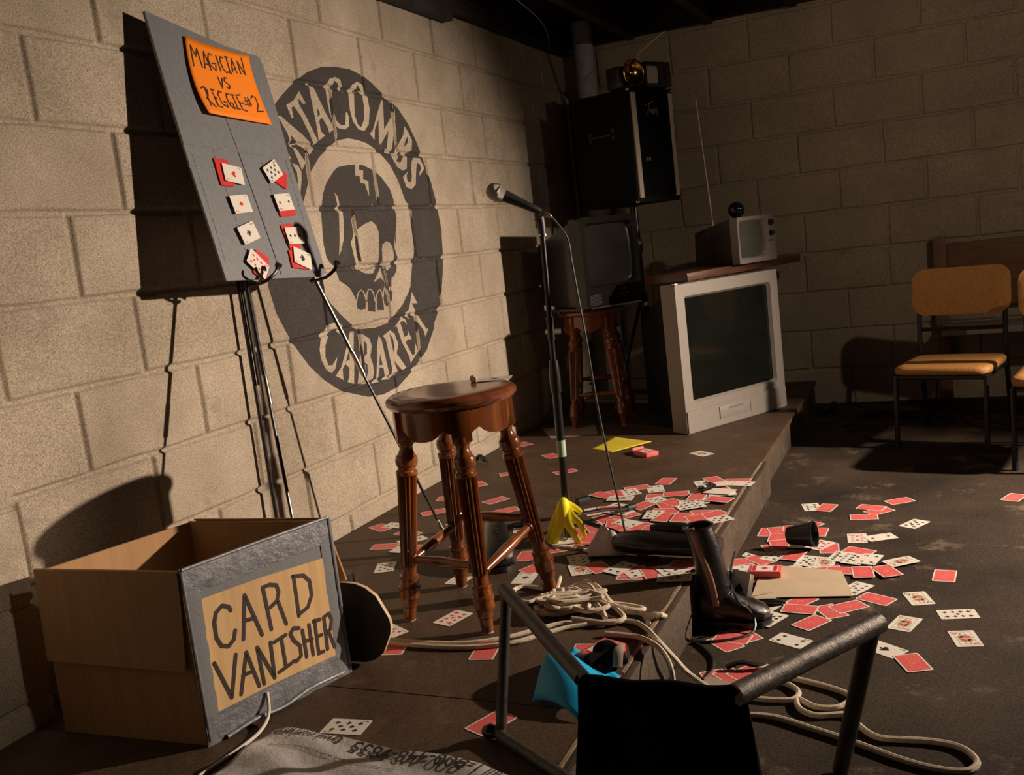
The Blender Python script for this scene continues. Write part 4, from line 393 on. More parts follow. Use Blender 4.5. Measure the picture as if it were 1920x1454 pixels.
GLY = {'A': [[(0, 0), (.5, 1), (1, 0)], [(.2, .4), (.8, .4)]], '2': [[(0, .8), (.5, 1), (1, .7), (0, 0), (1, 0)]], '3': [[(0, 1), (1, 1), (.5, .6), (1, .3), (.5, 0), (0, .1)]], '4': [[(.8, 0), (.8, 1), (0, .3), (1, .3)]], '5': [[(1, 1), (0, 1), (0, .6), (.8, .6), (1, .3), (.7, 0), (0, 0)]],
 '6': [[(1, 1), (.2, .7), (0, .2), (.5, 0), (1, .3), (.5, .55), (0, .3)]], '7': [[(0, 1), (1, 1), (.3, 0)]], '8': [[(.5, .5), (.1, .75), (.5, 1), (.9, .75), (.5, .5), (0, .25), (.5, 0), (1, .25), (.5, .5)]], '9': [[(1, .6), (.4, .45), (0, .75), (.5, 1), (1, .75), (.8, 0)]], '10': [[(0, 0), (0, 1)], [(.4, .2), (.4, .8), (.7, 1), (1, .8), (1, .2), (.7, 0), (.4, .2)]],
 'J': [[(1, 1), (1, .2), (.5, 0), (0, .3)]], 'Q': [[(.5, 0), (0, .3), (0, .8), (.5, 1), (1, .8), (1, .3), (.5, 0)], [(.6, .3), (1, 0)]], 'K': [[(0, 0), (0, 1)], [(1, 1), (0, .5), (1, 0)]]}
def card_outline(L=.088, W=.057, r=.004):
    pts = []
    for cx, cy, a0 in ((L/2-r, W/2-r, 0), (-L/2+r, W/2-r, 90), (-L/2+r, -W/2+r, 180), (L/2-r, -W/2+r, 270)):
        for k in range(4): a = math.radians(a0+30*k); pts.append((cx+r*math.cos(a), cy+r*math.sin(a)))
    return pts
CM = {}
CMATS = ['white', 'red', 'pink', 'redink', 'blk', 'court']
def card_mesh(kind):
    if kind in CM: return CM[kind]
    mb = MB(); t = .00035; mb.prism(card_outline(), 0, t, 0); z = t+.00008; z2 = t+.00014
    if kind == 'B':
        mb.add([(x*.92, y*.88, z) for x, y in card_outline()], [tuple(range(16))], 1)
        for s_ in (1, -1):
            mb.ribbon([(s_*.012, -.012), (s_*.020, -.006), (s_*.014, 0), (s_*.020, .006), (s_*.012, .012)], .0012, z2, 2, 4); mb.ribbon([(s_*.024, -.016), (s_*.030, 0), (s_*.024, .016)], .0010, z2, 2, 4)
            for q in (1, -1): mb.add([(s_*.034+.003*math.cos(k*1.57), q*.017+.003*math.sin(k*1.57), z2) for k in range(4)], [(0, 1, 2, 3)], 2)
        n = 20; R_ = [(.0085*math.cos(2*math.pi*k/n), .0085*math.sin(2*math.pi*k/n), z2) for k in range(n)]+[(.0055*math.cos(2*math.pi*k/n), .0055*math.sin(2*math.pi*k/n), z2) for k in range(n)]
        mb.add(R_, [(k, (k+1) % n, n+(k+1) % n, n+k) for k in range(n)], 2)
        mb.ribbon([(.037, .0225), (.037, -.0225), (-.037, -.0225), (-.037, .0225), (.037, .0225)], .0006, z2, 2, 4)
    elif kind != 'blank':
        rk, su = kind[:-1], kind[-1]; ink = 3 if su in 'HD' else 4
        for fl in (1, -1):
            for pl in GLY[rk]: mb.ribbon([(fl*(.031+.007*v), fl*(.0245-.005*u)) for u, v in pl], .0011, z, ink, 4)
            pip(mb, su, fl*.0265, fl*.022, .0024, z, ink, fl)
        if rk in PIPS:
            for px, py in PIPS[rk]: pip(mb, su, px, py, .0130 if kind == 'AS' else (.0105 if rk == 'A' else .0062), z, ink, 1 if px >= 0 else -1)
        else:
            mb.ribbon([(.036, .018), (.036, -.018), (-.036, -.018), (-.036, .018), (.036, .018)], .0007, z, 4, 4)
            for fl in (1, -1):
                mb.add([(fl*x, fl*y, z) for x, y in ((.001, .015), (.001, -.015), (.016, -.012), (.022, -.006), (.031, -.007), (.033, 0), (.031, .008), (.02, .008), (.013, .014))], [tuple(range(9))], 5)
                mb.add([(fl*x, fl*y, z2) for x, y in ((.021, -.004), (.029, -.004), (.029, .004), (.021, .004))], [(0, 1, 2, 3)], 0)
                mb.add([(fl*x, fl*y, z2) for x, y in ((.004, -.012), (.014, -.003), (.012, .002), (.003, -.005))], [(0, 1, 2, 3)], 3)
                mb.add([(fl*x, fl*y, z2) for x, y in ((.005, .012), (.015, .006), (.012, .002), (.003, .006))], [(0, 1, 2, 3)], 4)
                pip(mb, su, fl*.029, fl*.0135, .0035, z, ink, fl)
    CM[kind] = mb.mesh('playing_card', CMATS, smooth=False); return CM[kind]
random.seed(4)
for k, x, y, z, th, lab, grp in CARDS:
    o = bpy.data.objects.new('playing_card', card_mesh(k)); put(o, None, (x, y, z), (0, 0, th)); tag(o, lab, 'playing card', grp)
# ---------------- display board on its easel ----------------
BO = Vector((.2, -3.273, .999)); BU = Vector((0, 1, 0)); BV = Vector((-.211, 0, .9775)).normalized(); BN = BU.cross(BV)
BR = Matrix((BU, BV, BN)).transposed().to_euler()
def bpt(u, v, n=0): return BO+BU*u+BV*v+BN*n
bd = thing('display_board', 'tall folded cardboard panel covered in grey duct tape, standing on the black easel', 'display board', BO, BR)
out = BOARD; lowr = [out[9], out[8], out[7], out[6], out[5]]; 
part('lower_panel', MB().prism([(a, b) for a, b in [(.0096, .369), (.0096, .3631), out[8], (.2, -.009), out[7], out[6], (.4394, .1), (.4404, .339)]], -.006, 0, 0), ['tape'], bd, bevel=.0012, bseg=2)
part('upper_panel', MB().prism([(a, b) for a, b in [(out[9][0]+.0005, out[9][1]-.002), (out[5][0], out[5][1]-.002), (.455, .48), out[4], (.457, .64), out[3], out[2], out[1], out[0], (.018, .53)]], -.0065, .0012, 0), ['tape'], bd, bevel=.0012, bseg=2)
tp = MB()
for pl, wd in (([(.215, .36), (.209, .44)], .0035), ([(.215, .362), (.222, .2), (.226, .0)], .0022)): tp.ribbon(pl, wd, .0012, 0)
part('fold_gap', tp, ['groove'], bd, 'thin dark gap down the middle')
ts = MB()
for (a, b, c, d, h) in ((.001, .30, .436, .302, .0005), (.01, .366, .44, .339, .0009), (.11, .02, .115, .35, .0007), (.30, .02, .305, .33, .0007), (.40, .0, .42, .34, .0007), (.02, .05, .03, .34, .0007)):
    ts.tube([(a, b, h), ((a+c)/2+.002, (b+d)/2-.003, h), (c, d, h)], .0011, 5, flat=.4, flatdir=(0, 0, 1))
part('tape_crease', ts, ['tape_shiny'], bd)
sg = thing('orange_sign', 'fluorescent orange paper sign lettered MAGICIAN VS REGGIE#2, taped to the grey board', 'sign', BO, BR)
sm = MB(); c = [Vector((a, b)) for a, b in SIGN]; tl, tm, tr, mr, br, bmid, bl, ml = c
def sgp(s, t):   # bilinear-quadratic patch, slightly lifting bottom right
    L_ = tl.lerp(bl, t)+(ml-(tl+bl)/2)*4*t*(1-t); R_ = tr.lerp(br, t)+(mr-(tr+br)/2)*4*t*(1-t)
    p = L_.lerp(R_, s)+((tm-(tl+tr)/2)*(1-t)+(bmid-(bl+br)/2)*t)*4*s*(1-s)
    return (p.x, p.y, .004+.010*(t**2)*(1-s*.4)+.004*(1-s)**2)
n = 14; vs_ = [sgp(i/n, j/n) for j in range(n+1) for i in range(n+1)]
sm.add(vs_, [(j*(n+1)+i, j*(n+1)+i+1, (j+1)*(n+1)+i+1, (j+1)*(n+1)+i) for j in range(n) for i in range(n)])
so_ = part('paper', sm, ['orange'], sg); md = so_.modifiers.new('thick', 'SOLIDIFY'); md.thickness = .0005; md.offset = 1
def sgz(x, y):
    best = min(((vx-x)**2+(vy-y)**2, vz) for vx, vy, vz in vs_); return best[1]
sl = MB()
def dens(pl, step=.006):
    o = [Vector(pl[0])]
    for a, b in zip(pl[:-1], pl[1:]):
        a = Vector(a); b = Vector(b); k = max(1, int((b-a).length/step))
        for i in range(1, k+1): o.append(a.lerp(b, i/k))
    return o
for pl in SIGN_TXT:
    q = [(p.x, p.y, sgz(p.x, p.y)+.0012) for p in dens(pl)]
    sl.tube(q, .0024, 6, flat=.35, flatdir=(0, 0, 1))
part('lettering', sl, ['ink'], sg)
names = {'B': 'red playing card peeking out behind the'}
bl_lab = {'AH': 'ace of hearts playing card taped at top left of the grey board', '8C': 'eight of clubs playing card tilted at top right of the grey board', 'AD': 'ace of diamonds playing card second in the left column on the board', '2C': 'two of clubs playing card second in the right column on the board',
 'AC': 'ace of clubs playing card tilted third in the left column on the board', '3S': 'three of spades playing card third in the right column on the board', '10D': 'ten of diamonds playing card leaning behind the left easel hook', 'AS': 'ace of spades playing card leaning behind the right easel hook'}
bk = ['behind the ace of hearts on the board', 'behind the eight of clubs on the board', 'behind the two of clubs on the board', 'behind the three of spades on the board', 'behind the ten of diamonds on the board', 'behind the ace of spades on the board']
bi = 0
for k, u, v, th in BOARD_CARDS:
    if k == 'B': lab = 'red card showing its edge '+bk[bi]; bi += 1; off = .0015
    else: lab = bl_lab[k]; off = .0085
    o = bpy.data.objects.new('playing_card', card_mesh(k) if k != 'B' else card_mesh('Bred')) if k != 'B' else None
    if k == 'B':
        mb = MB().prism(card_outline(.075, .052), 0, .0035, 0); o = bpy.data.objects.new('playing_card', mb.mesh('playing_card', ['redink'], smooth=False)); th_ = {0: 1.5, 1: -.5, 2: 0.05, 3: 1.7, 4: 1.0, 5: -.15}[bi-1]
        uv = {0: (.125, .287), 1: (.352, .283), 2: (.340, .190), 3: (.320, .103), 4: (.150, .030), 5: (.322, .035)}[bi-1]
        R = Matrix((BU, BV, BN)).transposed() @ Matrix.Rotation(th_, 3, 'Z'); put(o, None, bpt(uv[0], uv[1], off), R.to_euler())
    else:
        R = Matrix((BU, BV, BN)).transposed() @ Matrix.Rotation(th, 3, 'Z') @ Matrix.Rotation(.02, 3, 'Y')
        put(o, None, bpt(u, v, off), R.to_euler()); o.scale = (.86, .86, 1)
    tag(o, lab, 'playing card', 'cards on the grey board')
es = thing('easel', 'thin black tripod easel with curled hooks holding the grey board', 'easel', (.2, -3.0, .125))
A = Vector((.016, -3.012, 1.62)); E0 = Vector((.2, -3.0, .125))
def er(p): return Vector(p)-E0
for ft, knee in (((.36, -2.62, .125), None), ((.39, -3.38, .125), None)):
    F = Vector(ft); mb = MB(); d = (F-A)
    mb.tube([er(A), er(A+d*.62)], .0062, 10); mb.tube([er(A+d*.60), er(F-d.normalized()*.012)], .0045, 10)
    lg = part('leg', mb, ['blacksteel'], es)
    part('leg_collar', MB().tube([er(A+d*.585), er(A+d*.635)], .0078, 12), ['steel'], lg, 'bright steel collar')
    part('foot_tip', MB().tube([er(F-d.normalized()*.05), er(F+Vector((0,0,.003)))], [.0055, .0065], 10), ['steel'], lg, 'bright metal foot')
F = Vector((.035, -3.02, .125)); mb = MB(); mb.tube([er(A), er(F)], .0058, 10); mb.tube([er(A+Vector((.012, .004, 0))), er(A+Vector((.012,.004,0))+(F-A)*.62)], .0045, 8); part('rear_leg', mb, ['blacksteel'], es)
part('apex_joint', MB().box(-.012, .02, -.03, .03, -.02, .02), ['blacksteel'], es, bevel=.003).location = er(A)
for (u, v, sgn) in ((.118, -.012, 1), (.392, -.022, 1)):
    base = bpt(u, v, -.03); mb = MB()
    q = smooth_curve([er(base), er(bpt(u, v-.006, .002)), er(bpt(u+.004, v-.004, .03)), er(bpt(u+.03, v+.012, .045)), er(bpt(u+.042, v+.030, .045))], 5)
    mb.tube(q, .0048, 8); mb.tube([q[-1], q[-1]+Vector((0, .014, -.004))], .007, 8)
    if u < .2: mb.tube(smooth_curve([er(bpt(u, v-.004, .004)), er(bpt(u-.018, v+.004, .03)), er(bpt(u-.034, v+.018, .035)), er(bpt(u-.028, v+.030, .03))], 5), .0042, 8)
    part('hook', mb, ['blacksteel'], es)
# ---------------- turned wooden stools ----------------
def make_stool():
    H = .555
    t = thing('wooden_stool', '', 'stool', (.752, -3.19, .125))
    s = MB(); s.lathe([(0, .145), (.004, .154), (.012, .160), (.020, .160), (.027, .154), (.031, .145), (.0325, .11), (.0315, .03)], (0, 0, H-.033), (0, 0, H), 64)
    part('seat', s, ['seatwood'], t)
    feet = [Vector((-.135, -.105, 0)), Vector((.098, -.150, 0)), Vector((.152, .122, 0)), (Vector((-.108, .128, 0)))]
    tops = [Vector((f.x*.72, f.y*.72, H-.035)).normalized()*0+Vector((f.x*.80, f.y*.80, H-.04)) for f in feet]
    tops = []
    for f in feet:
        d = Vector((f.x, f.y, 0)).normalized(); tops.append(Vector((d.x*.122, d.y*.122, H-.10)))
    prof = [(0, .0135), (.035, .0165), (.038, .019), (.052, .021), (.060, .0255), (.078, .0245), (.080, .027), (.086, .027), (.088, .0245), (.104, .0215), (.106, .0235), (.112, .0235), (.114, .019), (.130, .0175), (.140, .0195), (.36, .0245), (.364, .0265), (.372, .0265), (.375, .022), (.382, .022), (.388, .0265), (.398, .0275), (.408, .0255), (.413, .021), (.424, .0165), (.432, .0155), (.438, .018), (.442, .023), (.455, .0245)]
    for f, tp_ in zip(feet, tops):
        L_ = (tp_-f).length; k = L_/.455
        mb = MB(); mb.lathe([(a*k, r) for a, r in prof], f, tp_, 32, flute=(.135*k, .362*k, .80)); lg = part('leg', mb, ['cherry'], t, ang=30)
        a = math.atan2(tp_.y, tp_.x); T = Matrix.Translation(tp_) @ Matrix.Rotation(a, 4, 'Z'); b = MB(); b.T = T; b.box(-.024, .023, -.024, .024, -.008, .066); part('leg_block', b, ['cherry'], lg, bevel=.002)
        c_ = MB().lathe([(0, .0139), (.004, .0139)], f, tp_, 24); part('glide', c_, ['greycard'], lg)
    for i in range(4):          # scalloped apron panels, bowed under the round seat
        a0 = math.atan2(tops[i].y, tops[i].x); a1 = math.atan2(tops[(i+1) % 4].y, tops[(i+1) % 4].x)
        if a1 < a0: a1 += 2*math.pi
        n = 20; vo = []; R0 = .136
        for k in range(n+1):
            t_ = k/n; a = a0+(a1-a0)*t_; e = .028*(abs(2*t_-1)**1.5)*0+ .034*math.cos(math.pi*(2*t_-1))*.5+.017
            zb = H-.103+(.030 if .16 < t_ < .84 else 0)*(1-abs(math.cos(math.pi*(t_-.16)/.68))**3)*0
            zb = H-.098 + .019*math.exp(-((abs(t_-.5)-.30)/.085)**2) - .006*math.exp(-((t_-.5)/.16)**2)
            for r, z in ((R0, zb), (R0, H-.031), (R0-.014, H-.031), (R0-.014, zb)): vo.append((r*math.cos(a), r*math.sin(a), z))
        fs = [(k*4+q, k*4+(q+1) % 4, (k+1)*4+(q+1) % 4, (k+1)*4+q) for k in range(n) for q in range(4)]
        part('apron', MB().add(vo, fs), ['cherry'], t, ang=50)
    for i, (h1, h2) in enumerate(((.155, .155), (.135, .185), (.20, .20), (.175, .145))):
        j = (i+1) % 4; p = feet[i].lerp(tops[i], h1/.455); q = feet[j].lerp(tops[j], h2/.455); L_ = (q-p).length
        mb = MB(); mb.lathe([(0, .008), (.018, .009), (.02, .0125), (.024, .0125), (.026, .009), (L_*.3, .0115), (L_*.5, .0135), (L_*.7, .0115), (L_-.026, .009), (L_-.024, .0125), (L_-.02, .0125), (L_-.018, .009), (L_, .008)], p, q, 20); part('stretcher', mb, ['cherry'], t)
    return t
st1 = make_stool(); tag(st1, 'glossy cherry-stained round stool with fluted legs, standing at the front beside the box', 'stool', 'turned wooden stools')
st2 = copy_tree(st1); st2.location = (.335, -.905, .125); st2.rotation_euler = (0, 0, .35); tag(st2, 'shadowed cherry stool in the far corner carrying the dark television', 'stool', 'turned wooden stools')
ST_TOP = .125+.5525
o = bpy.data.objects.new('playing_card', card_mesh('AS')); put(o, None, (.818, -3.075, ST_TOP+.0035), (0, 0, .33)); tag(o, 'single ace playing card lying on top of the front stool seat', 'playing card')
single('cork', MB().lathe([(0, .007), (.003, .0085), (.02, .0085), (.024, .007)], (0, 0, 0), (0, 1, 0), 16), ['tan'], 'small tan cylinder lying on the front stool seat beside the card', 'stopper', (.775, -3.105, ST_TOP+.009), (0, 0, .5))
# ---------------- microphone, stand, cable ----------------
ms = thing('microphone_stand', 'black straight microphone stand with tripod legs behind the front stool', 'microphone stand', (.804, -2.661, .125))
pb = Vector((0, 0, .008)); pt = Vector((.018, .007, .902)); pm = pb.lerp(pt, .55)
part('lower_pole', MB().tube([pb, pm], .0125, 16), ['blacksteel'], ms)
part('upper_pole', MB().tube([pm, pt], .0078, 14), ['blacksteel'], ms)
part('clutch', MB().tube([pm-(pt-pb).normalized()*.055, pm-(pt-pb).normalized()*.01, pm+(pt-pb).normalized()*.04], [.0155, .0165, .0125], 16), ['blacksteel'], ms)
part('upper_collar', MB().tube([pb.lerp(pt, .66), pb.lerp(pt, .735)], .0105, 14), ['blacksteel'], ms)
part('tape_band', MB().tube([pb.lerp(pt, .275), pb.lerp(pt, .33)], .0131, 16), ['green'], ms, 'band of pale green tape')
part('hub', MB().tube([Vector((0, 0, .045)), Vector((0, 0, .095))], .021, 16), ['black'], ms)
for a in (math.radians(172), math.radians(-18), math.radians(70)):
    d = Vector((math.cos(a), math.sin(a), 0)); lg = part('leg', MB().tube([Vector((0, 0, .068))+d*.015, d*.16+Vector((0, 0, .045)), d*.30+Vector((0, 0, .012))], .0095, 12, flat=.6, flatdir=(0, 0, 1)), ['blacksteel'], ms)
    part('rubber_foot', MB().tube([d*.285+Vector((0, 0, .0155)), d*.325+Vector((0, 0, .011))], .0105, 12), ['black'], lg)
part('knob', MB().tube([(.02, .045, .10), (.045, .075, .10)], .014, 10), ['black'], ms)
E0m = Vector((.822, -2.654, 1.047))
rv = Vector((.91, .413, 0)); 
md_ = (Vector((.73, -2.694, 1.142))-Vector((.851, -2.641, 1.066))).normalized()
part('mic_clip', MB().tube([Vector(pt)-Vector((0,0,.01)), Vector(pt)+Vector((0, 0, .028)), Vector(pt)+Vector((0, 0, .045))-rv*.004], [.0105, .012, .016], 14), ['black'], ms)
part('thread_ring', MB().tube([Vector(pt)-Vector((0, 0, .006)), Vector(pt)-Vector((0, 0, .001))], .0135, 16), ['steel'], ms)
mt = Vector((.851, -2.641, 1.072))+md_*.034
mc = thing('microphone', 'black handheld microphone with silver mesh head clipped on the stand', 'microphone', mt)
part('handle', MB().lathe([(0, .0085), (.004, .0105), (.05, .0125), (.10, .0165), (.118, .019)], (0, 0, 0), md_, 28), ['black'], mc)
part('grille', MB().lathe([(.112, .0195), (.120, .0235), (.128, .0255), (.1285, .0268), (.1335, .0268), (.134, .0255), (.145, .0245), (.156, .0200), (.163, .0130), (.166, .004)], (0, 0, 0), md_, 32), ['mesh'], mc)
part('connector', MB().lathe([(-.034, .004), (-.030, .0065), (-.012, .0085), (0, .0088)], (0, 0, 0), md_, 20), ['steel'], mc, 'silver cable connector')
cb = [Vector(mt)-md_*.034]+[Vector(p) for p in EX['cable'][2:]]+[Vector((1.04, -2.72, .131)), Vector((1.08, -2.80, .131))]
single('microphone_cable', MB().tube(smooth_curve(cb, 6), .0032, 8), ['black'], 'thin black cable hanging from the microphone down to the card heap', 'cable')
yp = thing('banana_peel', 'bright yellow peel draped over the hub of the microphone stand', 'peel', (.806, -2.668, .212))
part('cap', MB().tube(smooth_curve([(0, -.012, .045), (.004, -.022, .035), (.0, -.026, .012), (0, -.02, -.01)], 4), [.006, .008, .011, .013, .016, .018, .019, .019, .0185, .018, .018, .018, .018][:13], 12), ['yellow'], yp)
for pts, wd in (([(-.004, -.022, .02), (-.028, -.03, -.02), (-.048, -.03, -.07), (-.052, -.03, -.108)], .011), ([(.0, -.028, .01), (-.012, -.036, -.03), (-.030, -.038, -.07), (-.036, -.036, -.108)], .014), ([(.004, -.026, .02), (.012, -.034, -.02), (.028, -.036, -.05), (.045, -.036, -.085)], .013), ([(.008, -.02, .02), (.03, -.024, -.01), (.05, -.024, -.03), (.058, -.024, -.07)], .010), ([(.004, -.01, .03), (.03, .0, .012), (.046, .004, -.004)], .009)):
    q = smooth_curve(pts, 6); n = len(q); part('strip', MB().tube(q, [wd*1.35*(1-.5*i/n) for i in range(n)], 8, flat=.3, flatdir=(0, -1, .2)), ['yellow'], yp)
# ---------------- cardboard box with the CARD VANISHER front ----------------
BQ = Vector((.529, -3.92, .125)); ue = Vector((.098, .334, 0)).normalized(); ba = math.atan2(ue.y, ue.x)
bx = thing('cardboard_box', 'open cardboard box with a duct-taped front lettered CARD VANISHER', 'box', BQ, (0, 0, ba))
# local X along the lettered front, local Y away from it (into the box), front faces -Y
W_, D_, HB = .350, .345, .350
t = .005
part('front_wall', MB().box(0, W_, 0, t, .012, HB), ['tape'], bx, 'front wall covered in grey duct tape', bevel=.001, bseg=1)
SHR = Matrix(((1, -.345, 0, 0), (0, 1, 0, 0), (0, 0, 1, 0), (0, 0, 0, 1)))
def SM():
    m_ = MB(); m_.T = SHR; return m_
part('side_wall', SM().box(0, t, t, D_, 0, HB-.004), ['card_board'], bx, bevel=.001, bseg=1)
part('side_wall', SM().box(W_-t, W_, t, D_, 0, HB-.004), ['card_board'], bx, bevel=.001, bseg=1)
part('back_wall', SM().box(t, W_-t, D_-t, D_, 0, HB-.006), ['card_in'], bx, bevel=.001, bseg=1)
part('base', SM().box(t, W_-t, t, D_-t, 0, .006), ['card_board'], bx)
fl = SM(); fl.hexa([(-.004, t, HB), (-.004, D_-.002, HB), (-.0115, D_-.004, HB-.19), (-.014, t+.01, HB-.195)], [(-.0005, t, HB+.002), (-.0005, D_-.002, HB+.002), (-.0075, D_-.004, HB-.19), (-.0095, t+.01, HB-.195)])
part('flap', fl, ['card_board'], bx)
fl = SM(); fl.hexa([(W_+.001, .01, HB), (W_+.06, .03, HB-.16), (W_+.07, .17, HB-.18), (W_+.001, D_-.01, HB)], [(W_+.005, .01, HB), (W_+.064, .03, HB-.16), (W_+.074, .17, HB-.18), (W_+.005, D_-.01, HB)])
part('flap', fl, ['card_board'], bx)
lp = MB(); lp.T = Matrix(((1,0,0,0),(0,0,-1,0),(0,1,0,0),(0,0,0,1)))     # (u,v,h) -> (u,-h,v)
lp.prism([(a, b) for a, b in BOX_LABEL], 0, .0015, 0); part('label_panel', lp, ['label'], bx, 'brown cardboard label with hand lettering')
lt = MB(); lt.T = lp.T
for pl in BOX_TXT: lt.ribbon(pl, .0085, .0021, 0)
part('lettering', lt, ['ink'], bx)
tb = MB(); tb.T = lp.T
def strip(mb, u0, v0, u1, v1, wd, h):
    n = 14; vs = []
    for i in range(n+1):
        s_ = i/n; u = u0+(u1-u0)*s_; v = v0+(v1-v0)*s_; e = .0018*math.sin(i*2.3)
        L_ = math.hypot(u1-u0, v1-v0); nx, ny = -(v1-v0)/L_*wd/2, (u1-u0)/L_*wd/2
        vs += [(u+nx+e*.4, v+ny+e, h+.0006*math.sin(i*1.7)), (u, v, h+.0012+.0006*math.sin(i*2.9)), (u-nx, v-ny-e, h)]
    mb.add(vs, [(i*3+k, i*3+k+1, (i+1)*3+k+1, (i+1)*3+k) for i in range(n) for k in range(2)])
strip(tb, -.004, HB-.022, W_+.004, HB-.026, .054, .0018); part('tape_band', tb, ['tape_shiny'], bx); tb = MB(); tb.T = lp.T; strip(tb, -.004, .03, W_+.004, .026, .054, .0018)
part('tape_band', tb, ['tape_shiny'], bx)
tb = MB(); tb.T = lp.T; strip(tb, .012, .0, .016, HB, .034, .0014); part('tape_band', tb, ['tape'], bx)
tb = MB(); tb.T = lp.T; strip(tb, W_-.012, .0, W_-.010, HB, .036, .0014); part('tape_band', tb, ['tape'], bx)
tb = MB(); strip(tb, 0, 0, 0, 0.0001, .001, 0)
part('tape_edge', MB().tube([(0, -.002, HB+.002), (W_*.5, -.003, HB+.0035), (W_, -.002, HB+.002)], .0035, 8), ['tape_shiny'], bx)
part('tape_edge', MB().tube([(0.001, -.002, .01), (-.001, -.002, HB)], .003, 8), ['tape_shiny'], bx)
part('tape_edge', MB().tube([(W_, -.002, .01), (W_, -.002, HB)], .003, 8), ['tape_shiny'], bx)
tf = MB().tube(smooth_curve([(.035, -.004, .004), (.10, -.008, .012), (.17, -.006, .006), (.24, -.004, .014), (.33, -.003, .010)], 5), .007, 8, flat=.6); part('loose_tape', tf, ['tape_shiny'], bx)
single('string', MB().tube(smooth_curve([(.572, -3.79, .175), (.585, -3.81, .14), (.60, -3.86, .13), (.60, -3.93, .129), (.59, -4.02, .129)], 6), .0035, 8), ['white'], 'thin white cord trailing from the front bottom edge of the box', 'cord')
# skateboard behind the box
sk = thing('skateboard', 'black griptape skateboard on the stage with its pale curled tail beyond the box', 'skateboard', (.700, -3.535, .222), Matrix(((-1, .0, .02), (-.02, 0, -1), (0, -1, 0))).to_euler())
def deck_rings(z0):
    out_ = []
    for i in range(25):
        s_ = i/24; x = -.02+.60*s_; wd = .092*min(1, math.sqrt(max(0, 1-((max(0, .09-(x+.02)))/.092)**2)))*(min(1, math.sqrt(max(0, 1-((max(0, x-.49))/.092)**2)))) if True else .09
        wd = max(wd, .012); z = max(0, .11-(x+.02))*.06+max(0, x-.46)*.1
        out_.append([(x, -wd, z+.004+z0), (x, -wd*.5, z+z0), (x, 0, z-.0015+z0), (x, wd*.5, z+z0), (x, wd, z+.004+z0)])
    return out_
def deck(z0, th):
    a = deck_rings(z0); return [r+[(x, y, z-th) for x, y, z in reversed(r)] for r in a]
part('deck', MB().loft(deck(0, .009)), ['maple'], sk, 'pale wooden deck edge'); part('griptape', MB().loft(deck(.0012, .0009)), ['grip'], sk)
for x in (.13, .43):
    tr = part('truck', MB().tube([(x, -.07, -.055), (x, .07, -.055)], .007, 10).box(x-.02, x+.02, -.02, .02, -.055, -.01), ['charcoal'], sk)
    for y in (-.075, .075): part('wheel', MB().tube([(x, y-.014, -.059), (x, y+.014, -.059)], .026, 20), ['charcoal'], tr)
# ---------------- televisions ----------------
def rrect(x0, x1, z0, z1, r, n=5):
    pts = []
    for cx, cz, a0 in ((x1-r, z1-r, 0), (x0+r, z1-r, 90), (x0+r, z0+r, 180), (x1-r, z0+r, 270)):
        for k in range(n): a = math.radians(a0+90*k/(n-1)); pts.append((cx+r*math.cos(a), cz+r*math.sin(a)))
    return pts
def bezel(mb, W, H, sx0, sx1, sz0, sz1, r, rec, rs=.01, m=0, ro=.008):
    """front face ring with a recessed, chamfered screen opening; front at y=0, facing -y"""
    o = rrect(0, W, 0, H, ro); i1 = rrect(sx0, sx1, sz0, sz1, rs); i2 = rrect(sx0+rec*.6, sx1-rec*.6, sz0+rec*.6, sz1-rec*.6, rs)
    n = len(o); vs = [(x, .0, z) for x, z in o]+[(x, 0, z) for x, z in i1]+[(x, rec, z) for x, z in i2]+[(x, .03, z) for x, z in o]
    fs = [(k, (k+1) % n, n+(k+1) % n, n+k) for k in range(n)]+[(n+k, n+(k+1) % n, 2*n+(k+1) % n, 2*n+k) for k in range(n)]+[(3*n+k, 3*n+(k+1) % n, (k+1) % n, k) for k in range(n)]
    mb.add(vs, fs, m)
def crt(mb, x0, x1, z0, z1, y, bulge, m=0, n=10):
    vs = [(x0+(x1-x0)*i/n, y-bulge*(1-(2*i/n-1)**2)*(1-(2*j/n-1)**2)**.5 if 0 < j < n else y, z0+(z1-z0)*j/n) for j in range(n+1) for i in range(n+1)]
    vs = [(x0+(x1-x0)*i/n, y-bulge*(1-.5*(2*i/n-1)**2-.5*(2*j/n-1)**2), z0+(z1-z0)*j/n) for j in range(n+1) for i in range(n+1)]
    mb.add(vs, [(j*(n+1)+i, j*(n+1)+i+1, (j+1)*(n+1)+i+1, (j+1)*(n+1)+i) for j in range(n) for i in range(n)], m)
tv = thing('television', 'large silver-grey tube television with a dark screen, standing on the stage', 'television', (.832, -1.257, .125), (0, 0, math.radians(59.4)))
W, H = .656, .640
mb = MB(); bezel(mb, W, H, .052, .606, .128, .588, .02, .016, .012)
mb.box(0, W, .03, .085, 0.004, H)
part('bezel', mb, ['tvgrey'], tv, bevel=0)
mb = MB(); mb.hexa([(.03, .085, .01), (W-.03, .085, .01), (W-.16, .40, .04), (.16, .40, .04)], [(.03, .085, H-.02), (W-.03, .085, H-.02), (W-.16, .40, H-.16), (.16, .40, H-.16)]); part('rear_shell', mb, ['shell'], tv, bevel=.01)
mb = MB(); crt(mb, .058, .600, .134, .582, .020, .006); part('screen', mb, ['screen'], tv, 'dark green-black glass screen')
part('lower_panel', MB().prism(rrect(.004, W-.004, .004, .098, .006), 0, .006), ['tvgrey'], tv).matrix_local = Matrix(((1,0,0,0),(0,0,-1,.0),(0,1,0,0),(0,0,0,1)))
pl = part('control_door', MB().box(.20, .40, -.0085, -.005, .030, .082), ['tvgrey'], tv, bevel=.001)
